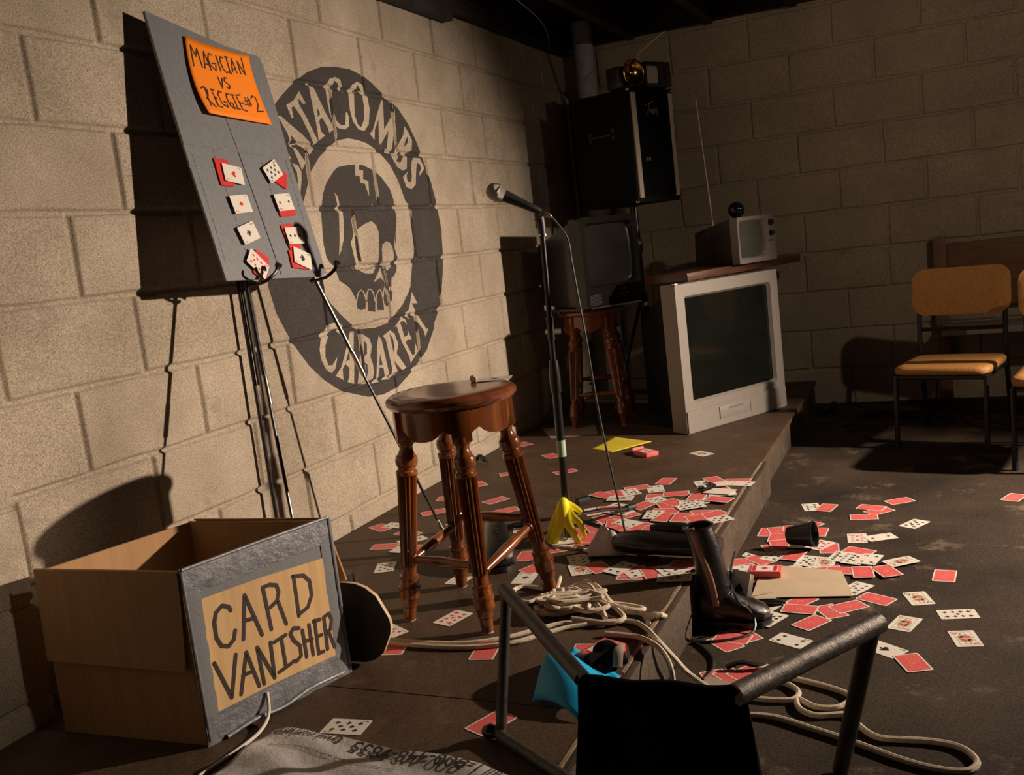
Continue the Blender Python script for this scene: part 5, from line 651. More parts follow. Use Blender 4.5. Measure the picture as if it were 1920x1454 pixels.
part('door_seam', MB().box(.199, .2005, -.009, -.005, .03, .083).box(.4, .4015, -.009, -.005, .03, .083), ['groove'], pl)
lg = MB(); lg.T = Matrix(((1,0,0,.262),(0,0,-1,-.0085),(0,1,0,.066),(0,0,0,1)))
xx = 0
for ch in ([[(0,0),(0,1),(.5,.4),(1,1),(1,0)]], [[(0,0),(.5,1),(1,0)]], [[(1,.8),(.4,1),(0,.5),(.4,0),(1,.2),(1,.5)]], [[(0,0),(0,1),(1,0),(1,1)]], [[(0,0),(.5,1),(1,0)]], [[(0,1),(.5,0),(1,1)]], [[(0,0),(0,1),(1,1),(1,0),(0,0)]], [[(0,0),(1,1)],[(0,1),(1,0)]]):
    for pl_ in ch: lg.ribbon([(xx+u*.008, v*.009) for u, v in pl_], .0013, .0004, 0, 4)
    xx += .0118
part('lettering', lg, ['ink'], tv)
part('top_button', MB().box(.012, .04, .01, .03, H-.002, H+.006), ['steel'], tv, bevel=.002)
part('foot', MB().box(.03, W-.03, .01, .4, 0, .012), ['charcoal'], tv)
# plank and small portable on top
single('wooden_plank', MB().box(-.06, .88, -.0, .24, 0, .036), ['plank'], 'red-brown plank laid across the top of the large grey television', 'plank', (.872, -1.02, .7665), (0, 0, math.radians(67)), bevel=.003)
tv = thing('television', 'small portable television with pale screen and knobs on the plank above the large television', 'television', (1.022, -.775, .8035), (0, 0, math.radians(66)))
W, H = .305, .212
mb = MB(); bezel(mb, W, H, .012, .225, .020, .196, .02, .014, .02); mb.box(0, W, .03, .04, 0, H); part('bezel', mb, ['tvgrey'], tv)
mb = MB(); mb.hexa([(0.003, .04, 0), (W-.003, .04, 0), (W-.03, .27, .01), (.03, .27, .01)], [(.003, .04, H-.002), (W-.003, .04, H-.002), (W-.04, .27, H-.05), (.04, .27, H-.05)]); part('case', mb, ['woodgrain'], tv, bevel=.006)
mb = MB(); crt(mb, .018, .219, .026, .190, .016, .014); part('screen', mb, ['screen2'], tv, 'pale greenish glass screen')
for z, r in ((.175, .015), (.125, .013)):
    part('knob', MB().tube([(.264, .0, z), (.264, -.016, z)], [r, r*.85], 18), ['black'], tv)
part('slot', MB().box(.250, .278, -.002, .001, .088, .094), ['groove'], tv)
part('antenna', MB().tube([(.10, .20, .17), (.075, .22, .78)], [.0026, .0018], 6), ['wire'], tv)
single('black_ball', MB().ellipsoid((0, 0, .037), (.039, .039, .037)), ['glossblack'], 'glossy black ball sitting on top of the small portable television', 'ball', (1.005, -.672, 1.0145))
M['black'].node_tree.nodes['Principled BSDF'].inputs['Coat Weight'].default_value = .4
tv = thing('television', 'dark charcoal television with rounded bezel on the back corner stool', 'television', (.408, -1.16, .6792), (0, 0, math.radians(68)))
W, H = .40, .415
mb = MB(); bezel(mb, W, H, .032, W-.032, .098, H-.028, .03, .018, .03, ro=.02); mb.box(0.004, W-.004, .03, .07, 0.004, H-.004); part('bezel', mb, ['darktv'], tv)
mb = MB(); mb.hexa([(.012, .07, .01), (W-.012, .07, .01), (W-.09, .37, .03), (.09, .37, .03)], [(.012, .07, H-.012), (W-.012, .07, H-.012), (W-.10, .37, H-.10), (.10, .37, H-.10)]); part('rear_shell', mb, ['black'], tv, bevel=.012)
mb = MB(); crt(mb, .04, W-.04, .106, H-.036, .022, .016); part('screen', mb, ['screen3'], tv)
part('base', MB().box(.02, W-.02, -.008, .25, 0, .012), ['charcoal'], tv, bevel=.003)
part('grille', (lambda m_: [m_.box(.02, .10, -.002, .001, .022+.006*i, .025+.006*i) for i in range(8)] and m_)(MB()), ['black'], tv)
part('button', (lambda m_: [m_.box(.16+.03*i, .175+.03*i, -.004, .001, .055, .059) for i in range(5)] and m_)(MB()), ['steel'], tv)
part('power_button', MB().tube([(.26, .001, .078), (.26, -.006, .078)], .008, 14), ['steel'], tv)
# ---------------- speaker cabinet on its pole ----------------
sp = thing('speaker_cabinet', 'black speaker cabinet with two cream strips and script badge, raised on a pole', 'speaker', (.580, -.78, 1.137), (0, 0, math.radians(68)))
W, D, H = .345, .345, .528
part('case', MB().box(0, W, .004, D, 0, H), ['tolex'], sp, bevel=.008)
part('grille_panel', MB().box(.044, W-.044, -.002, .006, .03, H-.025), ['blackcloth'], sp, bevel=.002)
for x in (.014, W-.046): part('cream_strip', MB().box(x, x+.030, -.004, .006, .022, H-.022), ['strip'], sp, 'cream cloth strip', bevel=.001)
for x in (0, W):
    for z in (0, H):
        for y in (.004, D): part('corner_cap', MB().ellipsoid((x+(.006 if x == 0 else -.006), y+(.006 if y < .1 else -.006), z+(.006 if z == 0 else -.006)), (.011, .011, .011), seg=12, rings=8), ['chrome' if y < .1 else 'blacksteel'], sp)
hd = MB(); hd.box(-.006, -.0005, .10, .12, .31, .36); hd.box(-.006, -.0005, .24, .26, .31, .36); hd.tube([(-.012, .11, .335), (-.018, .18, .33), (-.012, .25, .335)], .007, 8); part('handle', hd, ['blacksteel'], sp)
bg = MB(); bg.T = Matrix(((1,0,0,.125),(0,0,-1,-.0035),(0,1,0,.405),(0,0,0,1)))
for pl_ in ([(-.01,.045),(.02,.052),(.05,.062)], [(.018,.05),(.0,0)], [(.012,.02),(.022,.03),(.018,.01),(.030,.022)], [(.034,.022),(.030,.006),(.048,.03),(.040,.002),(.052,.012)], [(.058,.024),(.054,.008),(.066,.014),(.062,.028)], [(.074,.028),(.070,.006)], [(.084,.028),(.074,-.006)]): bg.ribbon(pl_, .0032, 0, 0, 5)
part('badge', bg, ['steel'], sp, 'silver script badge')
part('jack_plate', MB().tube([(.085, -.002, .20), (.085, -.008, .20)], .010, 14).tube([(.105, -.002, .20), (.105, -.008, .20)], .010, 14), ['chrome'], sp)
ss = thing('speaker_stand', 'black tripod pole stand holding up the speaker cabinet in the corner', 'speaker stand', (.49, -.56, .125))
part('pole', MB().tube([(0, 0, .10), (0, 0, 1.012)], .0175, 16), ['blacksteel'], ss)
part('collar', MB().tube([(0, 0, .50), (0, 0, .58)], .027, 16).tube([(.0, -.02, .55), (.0, -.05, .55)], .010, 10), ['black'], ss)
part('collar', MB().tube([(0, 0, .78), (0, 0, .83)], .025, 16).tube([(.0, -.02, .80), (.01, -.045, .80)], .009, 10), ['black'], ss)
for a in (95, 215, 335):
    d = Vector((math.cos(math.radians(a)), math.sin(math.radians(a)), 0)); part('leg', MB().tube([Vector((0, 0, .52))+d*.02, d*.20+Vector((0, 0, .012))], .010, 10), ['blacksteel'], ss)
tv = thing('television', 'tiny portable television with a pale screen on top of the speaker cabinet', 'television', (.642, -.688, 1.6655), (0, 0, math.radians(62)))
W, H = .175, .115
mb = MB(); bezel(mb, W, H, .012, .095, .014, .100, .012, .008, .01); mb.box(0, W, .03, .13, 0, H); part('case', mb, ['black'], tv, bevel=0)
mb = MB(); crt(mb, .016, .091, .018, .096, .008, .005); part('screen', mb, ['whitescreen'], tv, 'pale glass screen')
part('knob', MB().tube([(.14, .001, .04), (.14, -.008, .04)], .009, 12).tube([(.14, .001, .075), (.14, -.008, .075)], .009, 12), ['charcoal'], tv)
part('antenna', MB().tube([(.03, .07, H), (.03, .06, H+.05), (.13, -.03, H+.135)], [.0022, .0022, .0018], 6), ['wire'], tv)
hl = thing('brass_lamp', 'round brass-rimmed reflector lamp with black body on the speaker top', 'lamp', (.606, -.752, 1.6655), (0, 0, math.radians(56)))
q = MB(); q.lathe([(0, .006), (.004, .03), (.016, .048), (.03, .058)], (0, .03, .064), (0, -1, .064), 40, caps=False); part('reflector', q, ['brass'], hl)
part('rim', MB().tube([(.0585*math.cos(k*math.pi/20), -.0, .064+.0585*math.sin(k*math.pi/20)) for k in range(40)], .0032, 8, closed=True), ['brass'], hl)
part('body', MB().box(-.07, .03, .034, .12, 0, .10), ['black'], hl, bevel=.008)
part('bulb', MB().ellipsoid((0, .012, .064), (.010, .014, .010), seg=12, rings=8), ['brass'], hl)
# ---------------- pipes and wires in the corner ----------------
single('drain_pipe', MB().tube([(0, 0, 0), (0, 0, 2.02)], .052, 28).tube([(0, 0, 1.0), (0, 0, 1.07)], .062, 28), ['pipe'], 'fat grey painted pipe rising in the far corner behind the speaker', 'pipe', (.155, -.075, .125))
single('conduit', MB().tube([(0, 0, 0), (0, 0, 1.15)], .0095, 12), ['pipe'], 'thin grey conduit running down the block wall by the corner', 'conduit', (.02, -.045, .62))
single('hanging_wire', MB().tube(smooth_curve([(.02, -.30, 2.02), (.012, -.22, 1.95), (.012, -.12, 1.82), (.02, -.06, 1.70)], 6), .0028, 6), ['black'], 'black wire drooping down the block wall under the joists', 'wire')
single('ceiling_wire', MB().tube(smooth_curve([(.30, -1.4, 2.02), (.24, -.9, 2.0), (.10, -.45, 1.995), (.03, -.30, 2.0)], 6), .0016, 6), ['pipe'], 'thin pale wire slung below the ceiling joists', 'wire')
single('cable_plug', MB().tube(smooth_curve([(0, 0, .012), (.02, .01, .03), (.045, .0, .012)], 4), .009, 8).tube([(.045, 0, .012), (.07, -.01, .010)], .006, 8), ['black'], 'small black cable plug at the foot of the painted wall', 'plug', (.03, -1.70, .125))
single('cable_tangle', MB().tube(smooth_curve([(random.uniform(-.05, .06), random.uniform(-.10, .08), .008+.035*abs(math.sin(i*1.3))) for i in range(16)], 5), .005, 7), ['black'], 'tangle of black cable on the floor at the far stage end', 'cable', (1.30, -.25, 0))
# ---------------- wall furniture on the right ----------------
pn = thing('wooden_bench', 'red-brown wooden bench back against the far wall behind the orange chair', 'bench', (1.86, -.05, 0))
part('back_panel', MB().box(.02, 1.2, -.0, .022, .46, .775), ['plywood'], pn, bevel=.003)
part('post', MB().box(-.04, .02, -.02, .025, 0, .81), ['plywood'], pn, bevel=.003)
part('seat_board', MB().box(-.02, 1.2, -.30, -.02, .36, .39), ['greycard'], pn, bevel=.003)
def make_chair(x, y, rz, label, group):
    c = thing('stacking_chair', label, 'chair', (x, y, 0), (0, 0, rz), group)
    # local: X right, Y back, front-left seat corner at origin
    W_, D_, h = .365, .37, .335
    s = MB(); s.loft([[(px, py, z) for px, py in [(a, b) for a, b in rrect(i_, W_-i_, i_, D_-i_, .05, 5)]] for z, i_ in ((h-.035, .012), (h-.03, .002), (h-.012, 0), (h-.003, .008), (h, .03))]); part('seat', s, ['vinyl'], c, ang=60)
    b = MB(); rings = []
    for yy, ins in ((-.012, .012), (-.008, .0), (.012, .0), (.018, .012)):
        rings.append([(px, D_+.03+yy+.035*(1-((px-W_/2)/(W_/2))**2)*0+.02*((px-W_/2)/(W_/2))**2*-1+.12*(pz-.5)*.6, pz) for px, pz in rrect(-.012+ins, W_+.012-ins, .50+ins, .70-ins, .055, 7)])
    b.loft(rings); part('backrest', b, ['vinyl'], c, ang=60)
    for px, pz in ((.03, .655), (.03, .60), (W_-.03, .655)): part('rivet', MB().ellipsoid((px, D_+.012+.072*(pz-.5), pz), (.005, .004, .005), seg=10, rings=6), ['chrome'], c)
    for xx in (.012, W_-.012):
        part('front_leg', MB().tube([(xx, .02, h-.04), (xx-.0, -.01, 0)], .0105, 10), ['blacksteel'], c)
        part('rear_leg', MB().tube(smooth_curve([(xx, D_+.06, 0), (xx, D_+.005, .30), (xx, D_+.01, .46), (xx, D_+.045, .68)], 5), .0105, 10), ['blacksteel'], c)
    part('frame', MB().tube([(.012, .02, h-.045), (W_-.012, .02, h-.045), (W_-.012, D_+.005, h-.045), (.012, D_+.005, h-.045)], .0095, 8, closed=True).tube([(.012, D_+.01, .44), (W_-.012, D_+.01, .44)], .009, 8), ['blacksteel'], c)
    return c
make_chair(1.645, -1.045, math.radians(-15), 'low orange-tan vinyl chair with rounded back, facing the stage by the back wall', 'orange chairs')
make_chair(2.05, -1.43, math.radians(-12), 'orange-tan chair cut off by the right frame edge, only its seat corner showing', 'orange chairs')
# ---------------- near tube chair with black cloth ----------------
fc = thing('tube_chair', 'worn steel tube chair draped with black cloth, nearest the camera', 'chair', (1.4, -3.95, 0))
def fr(*p): return Vector(p)-Vector((1.4, -3.95, 0))
TL, BLc, SL, SR, TR = (1.078, -3.690, .372), (1.076, -3.788, .137), (1.352, -4.015, .368), (1.566, -3.99, .358), (1.732, -3.775, .377)
TL = (1.087, -3.707, .380)
part('side_rail', MB().tube([fr(*TL), fr(*SL)], .0125, 14), ['tubeshade'], fc)
part('front_leg', MB().tube([fr(*TL)+Vector((.006, -.004, 0)), fr(1.082, -3.780, .14)], .0100, 14), ['tubeshade'], fc)
part('base_tube', MB().tube(smooth_curve([fr(1.082, -3.780, .145), fr(1.085, -3.79, .136), fr(1.16, -3.838, .136), fr(1.30, -3.93, .136), fr(1.42, -4.02, .136)], 4), .0105, 14), ['tubeshade'], fc)
part('rubber_foot', MB().ellipsoid(fr(1.062, -3.785, .139), (.016, .014, .0135), seg=14, rings=8), ['black'], fc)
trd = (Vector(TR)-Vector(SR)).normalized()
part('side_rail', MB().tube([fr(*SR)-trd*.006, fr(*TR)+trd*.008], .0160, 16), ['tubelit'], fc)
part('front_leg', MB().tube([fr(*TR)-trd*.010, fr(1.640, -3.56, .005)], .0145, 14), ['tubeshade'], fc)
cl_ = MB(); n = 26; vs = []
for j in range(n+1):
    v = j/n
    for i in range(n+1):
        u = i/n; x = 1.338+(1.572-1.338)*u; y = -4.012+.024*u; z = .372-.01*u
        if v < .12: a = v/.12; p = Vector((x, y-.22*(1-a)*1.0, z-.004*math.sin(u*9))) if False else Vector((x, y-.012+.02*a, z+.006*math.sin(a*math.pi)+.002*math.sin(u*14)))
        else:
            a = (v-.12)/.88; f_ = .014*math.sin(u*7+a*3.2)*a+.010*math.sin(u*13-a*5)*a
            p = Vector((x+(u-.62)*.06*a, y+.008+f_+.02*a-.0*a, z-.26*a))
        if v >= .12 and a > .93: pass
        vs.append(p-Vector((1.4, -3.95, 0)))
cl_.add(vs, [(j*(n+1)+i, j*(n+1)+i+1, (j+1)*(n+1)+i+1, (j+1)*(n+1)+i) for j in range(n) for i in range(n)])
cb_ = part('black_cloth', cl_, ['blackcloth'], fc, 'black cloth hanging over the seat back'); md = cb_.modifiers.new('t', 'SOLIDIFY'); md.thickness = .012
# ---------------- boots, shoe, cup, glove ----------------
def ring(c, rx, ry, ax, up=(0, 0, 1), n=20, flatb=None):
    ax = Vector(ax).normalized(); u = Vector(up); u = (u-ax*u.dot(ax)).normalized(); s_ = ax.cross(u); o = []
    for k in range(n):
        a = 2*math.pi*k/n; p = Vector(c)+s_*rx*math.cos(a)+u*ry*math.sin(a)
        if flatb is not None and p.z < flatb: p.z = flatb
        o.append(p)
    return o
b1 = thing('boot', 'tall black lace-up boot standing beside the stage riser with cards in its mouth', 'boot', (1.29, -2.93, 0), (0, 0, math.radians(8)))
m_ = MB(); prof = [((.005, 0, .028), .034, .042), ((.0, 0, .07), .036, .045), ((-.003, 0, .11), .035, .042), ((-.008, -.0, .16), .033, .038), ((-.016, 0, .21), .034, .037), ((-.028, 0, .255), .034, .035)]
m_.loft([ring(c, rx, ry, (-.1, 0, 1), (1, 0, 0)) for c, rx, ry in prof], caps=False); part('shaft', m_, ['leather'], b1)
m_ = MB(); m_.loft([ring(c, rx, ry, (1, 0, .0), (0, 0, 1), flatb=.016) for c, rx, ry in [((-.045, 0, .05), .018, .035), ((-.035, 0, .052), .032, .045), ((0, 0, .058), .036, .055), ((.035, 0, .050), .037, .046), ((.065, 0, .042), .040, .034), ((.095, 0, .036), .041, .026), ((.118, 0, .032), .034, .019), ((.130, 0, .028), .015, .010)]]); part('foot', m_, ['leather'], b1)
m_ = MB(); m_.prism([(x, y) for x, y in [(-.05, -.02), (-.03, -.034), (.02, -.032), (.07, -.042), (.11, -.036), (.134, -.012), (.134, .012), (.11, .036), (.07, .042), (.02, .032), (-.03, .034), (-.05, .02)]], 0.0, .017); part('sole', m_, ['black'], b1, bevel=.003)
m_ = MB(); 
m_.tube(smooth_curve([(-.042, -.030, .262), (-.025, -.034, .20), (-.005, -.036, .13), (.004, -.037, .06)], 5), .008, 8, flat=.4, flatdir=(0, -1, 0)); part('zip_band', m_, ['lining'], b1, 'brown band up the side of the shaft')
part('collar', MB().tube([p+Vector((0,0,.002)) for p in ring((-.028, 0, .255), .035, .036, (-.1, 0, 1), (1, 0, 0), 24)], .004, 6, closed=True), ['leather'], b1)
lc = MB()
for i in range(5): zz = .085+.022*i; lc.tube([(.040-.010*i, -.02, zz), (.047-.009*i, .0, zz+.004), (.040-.010*i, .02, zz+.002)], .003, 6)
part('lace', lc, ['black'], b1)
single('boot_lace', MB().tube(smooth_curve(EX['cord'], 5), .0035, 7), ['black'], 'long loose black lace looping from the standing boot over the floor', 'lace')
single('thin_cord', MB().tube(smooth_curve(EX['hair'], 6), .0018, 6), ['black'], 'thin dark cord lying on the floor below the stage riser', 'cord')
for (x, y, z, rx, ry, rz, k, lb) in ((1.345, -2.90, .085, 62, 0, 60, 'AS', 'ace playing card standing up against the laces of the standing boot'), (1.352, -2.895, .078, 66, 0, 50, '2S', 'two of spades playing card stuck behind the ace at the boot'), (1.375, -2.86, .05, 40, 10, 30, 'B', 'red card leaning behind the toe of the standing boot')):
    o = bpy.data.objects.new('playing_card', card_mesh(k)); R = Euler((0, 0, math.radians(-28))).to_matrix() @ Matrix(((0, 1, 0), (.35, 0, -.94), (.94, 0, .35))); put(o, None, (x, y, z), R.to_euler() if k != 'B' else Euler((math.radians(-25), 0, .6))); tag(o, lb, 'playing card', 'cards at the boot')
b2 = thing('boot', 'long black boot lying on its side across the cards at the stage edge', 'boot', (1.10, -2.80, .137), (0, 0, math.radians(-7)))
m_ = MB(); m_.loft([ring(c, rx, ry, (1, 0, 0), (0, 0, 1), flatb=.0) for c, rx, ry in [((-.115, .0, .024), .020, .018), ((-.10, 0, .026), .034, .026), ((-.05, 0, .030), .042, .031), ((0, 0, .030), .045, .031), ((.05, .004, .028), .044, .029), ((.10, .006, .027), .042, .028), ((.16, .008, .026), .042, .027), ((.185, .008, .026), .040, .026)]]); part('shaft', m_, ['leather'], b2)
m_ = MB(); m_.loft([ring(c, rx, ry, (.95, .3, 0), (0, 0, 1)) for c, rx, ry in [((-.02, .04, .055), .012, .010), ((.02, .05, .057), .022, .015), ((.07, .055, .055), .026, .017), ((.11, .055, .05), .022, .014), ((.125, .055, .046), .008, .006)]]); part('tongue', m_, ['leather'], b2)
m_ = MB(); m_.tube(smooth_curve([(-.09, -.034, .03), (-.02, -.046, .03), (.08, -.044, .028), (.18, -.036, .026)], 5), .006, 8); part('zip_band', m_, ['black'], b2)
gl = thing('white_cloth', 'crumpled pale cloth at the toe of the fallen boot', 'cloth', (.950, -2.785, .130), (0, 0, math.radians(15)))
m_ = MB(); n = 22; vs = []
for j in range(n+1):
    for i in range(n+1):
        u = i/n; v = j/n; x = -.05+.115*u; y = -.038+.075*v; r = math.hypot((u-.55)/.55, (v-.5)/.5); h = max(0, 1-r*r)
        vs.append((x+.01*math.sin(v*5), y+.006*math.sin(u*7), .003+h*(.064+.010*math.sin(u*11+v*4)+.008*math.cos(v*13-u*5))))
m_.add(vs, [(j*(n+1)+i, j*(n+1)+i+1, (j+1)*(n+1)+i+1, (j+1)*(n+1)+i) for j in range(n) for i in range(n)]); g_ = part('cloth', m_, ['whitecloth'], gl); g_.modifiers.new('t', 'SOLIDIFY').thickness = .0015
sh = thing('shoe', 'black leather shoe with stitched toe behind the front stool legs', 'shoe', (.665, -2.86, .125), (0, 0, math.radians(-62)))
m_ = MB(); m_.loft([ring(c, rx, ry, (1, 0, 0), (0, 0, 1), 28, flatb=.013) for c, rx, ry in [((-.14, 0, .05), .02, .035), ((-.12, 0, .055), .034, .05), ((-.06, 0, .06), .037, .052), ((-.01, 0, .052), .04, .044), ((.035, 0, .044), .044, .035), ((.07, 0, .038), .044, .027), ((.095, 0, .033), .034, .019), ((.106, 0, .028), .014, .009)]]); part('upper', m_, ['leather'], sh)
m_ = MB(); m_.prism([(-.15, -.018), (-.12, -.035), (-.03, -.036), (.05, -.046), (.09, -.036), (.112, -.012), (.112, .012), (.09, .036), (.05, .046), (-.03, .036), (-.12, .035), (-.15, .018)], 0, .014); part('sole', m_, ['black'], sh, bevel=.003)
m_ = MB()
for i in range(7): m_.tube([(.0+.012*i, -.030+.001*i, .066-.006*i+.004), (.004+.012*i, 0, .098-.0075*i), (.0+.012*i, .030-.001*i, .066-.006*i+.004)], .0018, 6)
m_.tube(smooth_curve([(.075, -.040, .03), (.062, -.02, .062), (.058, 0, .068), (.062, .02, .062), (.075, .04, .03)], 5), .0022, 6); part('stitching', m_, ['charcoal'], sh)
single('black_glove', MB().tube(smooth_curve([(0, 0, .010), (.03, .006, .016), (.06, .004, .014), (.10, .008, .009)], 5), .013, 10, flat=.7), ['blackcloth'], 'small dark rag on the stage beside the nine of clubs', 'rag', (.56, -2.60, .125), (0, 0, .5))
cu = thing('black_cup', 'black plastic cup lying on its side on the floor cards', 'cup', (1.430, -2.345, .010), (0, 0, math.radians(-8)))
m_ = MB(); m_.lathe([(0, .0), (.0, .024), (.002, .026), (.075, .038), (.078, .040), (.083, .040), (.083, .037), (.075, .035), (.004, .023), (.004, 0)], (-.045, 0, .030), (.045, 0, .041), 32, caps=False); part('body', m_, ['cupblack'], cu)
pen = thing('marker_pen', 'dark fat pen with pale upper side lying on the floor before the tan board', 'pen', (1.382, -2.802, .003), (0, 0, math.radians(8)))
part('barrel', MB().tube([(-.06, 0, .008), (-.04, 0, .0085), (.04, 0, .0085), (.058, 0, .006)], [.005, .0085, .0085, .004], 12), ['black'], pen)
part('pocket_clip', MB().box(-.05, .035, -.003, .003, .0165, .0185), ['tan'], pen)
cr = single('card_scrap', MB().tube(smooth_curve([(0, 0, .006), (.03, .012, .014), (.06, .012, .012), (.085, .022, .006)], 4), .009, 8, flat=.5), ['black'], 'dark crumpled scrap with torn white end on the near floor', 'scrap', (1.362, -3.19, .002))
single('torn_paper', MB().prism([(0, 0), (.02, .012), (.045, .004), (.03, -.004), (.05, -.012), (.018, -.01)], .0, .004), ['white'], 'torn white paper fragment beside the dark scrap on the floor', 'paper', (1.418, -3.175, .008))
# ---------------- papers, decks ----------------
def sheet(name, pts, z, m, lab, cat, curl=0):
    cx = sum(p[0] for p in pts)/len(pts); cy = sum(p[1] for p in pts)/len(pts)
    return single(name, MB().prism([(x-cx, y-cy) for x, y in pts], 0, .0012), [m], lab, cat, (cx, cy, z))
ys_ = MB(); n = 10; A4 = [Vector((.467, -1.476)), Vector((.582, -1.552)), Vector((.704, -1.373)), Vector((.511, -1.301))]
vs = []
for j in range(n+1):
    for i in range(n+1):
        p = A4[0].lerp(A4[1], i/n).lerp(A4[3].lerp(A4[2], i/n), j/n); vs.append((p.x-.57, p.y+1.42, .001+.010*(j/n)**2*(1-i/n)))
ys_.add(vs, [(j*(n+1)+i, j*(n+1)+i+1, (j+1)*(n+1)+i+1, (j+1)*(n+1)+i) for j in range(n) for i in range(n)])
o = single('yellow_paper', ys_, ['yellowpaper'], 'bright yellow paper sheet lying on the stage in front of the televisions', 'paper', (.57, -1.42, .125)); o.modifiers.new('t', 'SOLIDIFY').thickness = .0005
sheet('grey_card', [(.069, -1.032), (.199, -1.253), (.406, -1.192), (.315, -.973)], .1255, 'greycard', 'flat grey-brown card sheet on the stage below the corner stool', 'card sheet')
sheet('tan_board', [(1.345, -2.762), (1.60, -2.720), (1.556, -2.535), (1.335, -2.500)], .004, 'tan', 'plain tan card sheet lying on the floor under the card heap', 'card sheet')
sheet('kraft_scrap', [(1.30, -3.31), (1.38, -3.33), (1.40, -3.25), (1.33, -3.23)], .001, 'greycard', 'small brown scrap of board on the floor below the stage corner', 'scrap')
def deck_box(x, y, z, rz, lab, rx=0, open_=False):
    t_ = thing('card_box', lab, 'card box', (x, y, z), (rx, 0, rz), 'playing card boxes')
    b = MB(); b.box(-.045, .045, -.029, .029, 0, .017, 0); part('carton', b, ['red'], t_, bevel=.001)
    f = MB(); f.box(-.036, .036, -.021, .021, .017, .0174, 0); part('front_print', f, ['white'], t_); g = MB(); pip(g, 'S', 0, 0, .010, .0178, 0); g.box(-.034, -.024, -.019, .019, .0175, .0178); g.box(.024, .034, -.019, .019, .0175, .0178); part('printing', g, ['redink'], t_)
    if open_: part('flap', MB().hexa([(-.045, -.028, .002), (-.045, .028, .002), (-.058, .026, .022), (-.058, -.026, .022)], [(-.0445, -.028, .003), (-.0445, .028, .003), (-.057, .026, .024), (-.057, -.026, .024)]), ['red'], t_)
deck_box(.745, -1.605, .125, math.radians(-40), 'open red playing card carton on the stage beside the yellow paper', open_=True)
deck_box(1.355, -2.585, .007, math.radians(4), 'red playing card carton on the tan board in the floor heap')
deck_box(1.155, -3.42, .1262, math.radians(68), 'red playing card carton beside the blue sheet near the rope')
for i, (x, y, a, s1) in enumerate(((1.125, -2.085, .35, 1.0), (1.155, -2.175, -.25, 1.1))):
    o = bpy.data.objects.new('playing_card', card_mesh('blank')); put(o, None, (x, y, .1335+.001*i), (0, 0, a)); o.scale = (s1, s1, 1); tag(o, ('plain cream card at the back of the far stage edge pile', 'plain cream card at the front of the far stage edge pile')[i], 'playing card', 'cards at the stage edge')
arc_ = MB(); q = [(1.085+.036*math.cos(a), -2.13+.050*math.sin(a), .138) for a in [math.radians(-100+200*k/14) for k in range(15)]]
arc_.tube(q, [.0035+.0075*math.sin(math.pi*k/14) for k in range(15)], 8, flat=.25, flatdir=(0, 0, 1)); single('black_band', arc_, ['black'], 'curved black band lying on the far stage edge pile of cards', 'band')
# blue curled sheet
bs = MB(); n = 18; vs = []
Pq = [Vector(p) for p in EX['blue']]
a_, b_, c_, d_ = Vector((1.085, -3.640, .127)), Vector((1.205, -3.700, .127)), Vector((1.225, -3.515, .130)), Vector((1.085, -3.400, .131))
for j in range(n+1):
    for i in range(n+1):
        u = i/n; v = j/n; p = a_.lerp(b_, u).lerp(d_.lerp(c_, u), v); hgt = .055*math.sin(math.pi*min(1, v*1.15))*(1-u*.5)+.018*u*(1-u)*4*(1-v)
        vs.append((p.x-1.15, p.y+3.55, p.z-.125+max(.001, hgt)))
bs.add(vs, [(j*(n+1)+i, j*(n+1)+i+1, (j+1)*(n+1)+i+1, (j+1)*(n+1)+i) for j in range(n) for i in range(n)])
o = single('blue_sheet', bs, ['blue'], 'bright blue curled sheet beside the near tube chair', 'plastic sheet', (1.15, -3.55, .125)); o.modifiers.new('t', 'SOLIDIFY').thickness = .0008
# dark bundle right of the blue sheet
bn = thing('black_bundle', 'dark crumpled bundle with a pale strap between the rope and near chair', 'bundle', (1.185, -3.475, .125))
m_ = MB(); m_.ellipsoid((-.0, -.0, .024), (.040, .050, .025), seg=20, rings=12); m_.v = [(x+.008*math.sin(y*90+z*60), y+.007*math.sin(x*110), z+.006*math.sin(x*80+y*70)) for x, y, z in m_.v]; part('cloth', m_, ['blackcloth'], bn)
part('pale_strap', MB().tube(smooth_curve([(.025, .02, .045), (.035, -.02, .050), (.04, -.05, .03)], 5), .010, 8, flat=.25), ['greycard'], bn)
# ---------------- ropes ----------------
rp = thing('rope', 'tangled heap of off-white cotton rope on the stage beside the front stool', 'rope', (1.0, -3.2, .125), group='cotton ropes')
def loc_(l): return [Vector(p)-Vector((1.0, -3.2, .125)) for p in l]
for nm in ('rope_left', 'rope_left2', 'rope_right', 'rope_run', 'rope_loop', 'rope_small'):
    part('strand', MB().tube(smooth_curve(loc_(EX[nm]), 6), .0058, 8, closed=False), ['rope'], rp)
random.seed(11)
for s_ in range(7):
    pts = []; ph = random.uniform(0, 6); ax = random.uniform(.03, .075); ay = random.uniform(.02, .05); cx = random.uniform(-.045, .035); cy = random.uniform(-.02, .035)
    for k in range(22):
        a = ph+k*.62; pts.append((cx+ax*math.cos(a)*(1+.35*math.sin(k*1.7+s_)), cy+ay*math.sin(a*1.1+s_)+.008*math.sin(k*2.1), .008+.005*s_*.9+.006*abs(math.sin(k*.9+s_))))
    part('strand', MB().tube(smooth_curve(pts, 5), .0058, 8), ['rope'], rp)
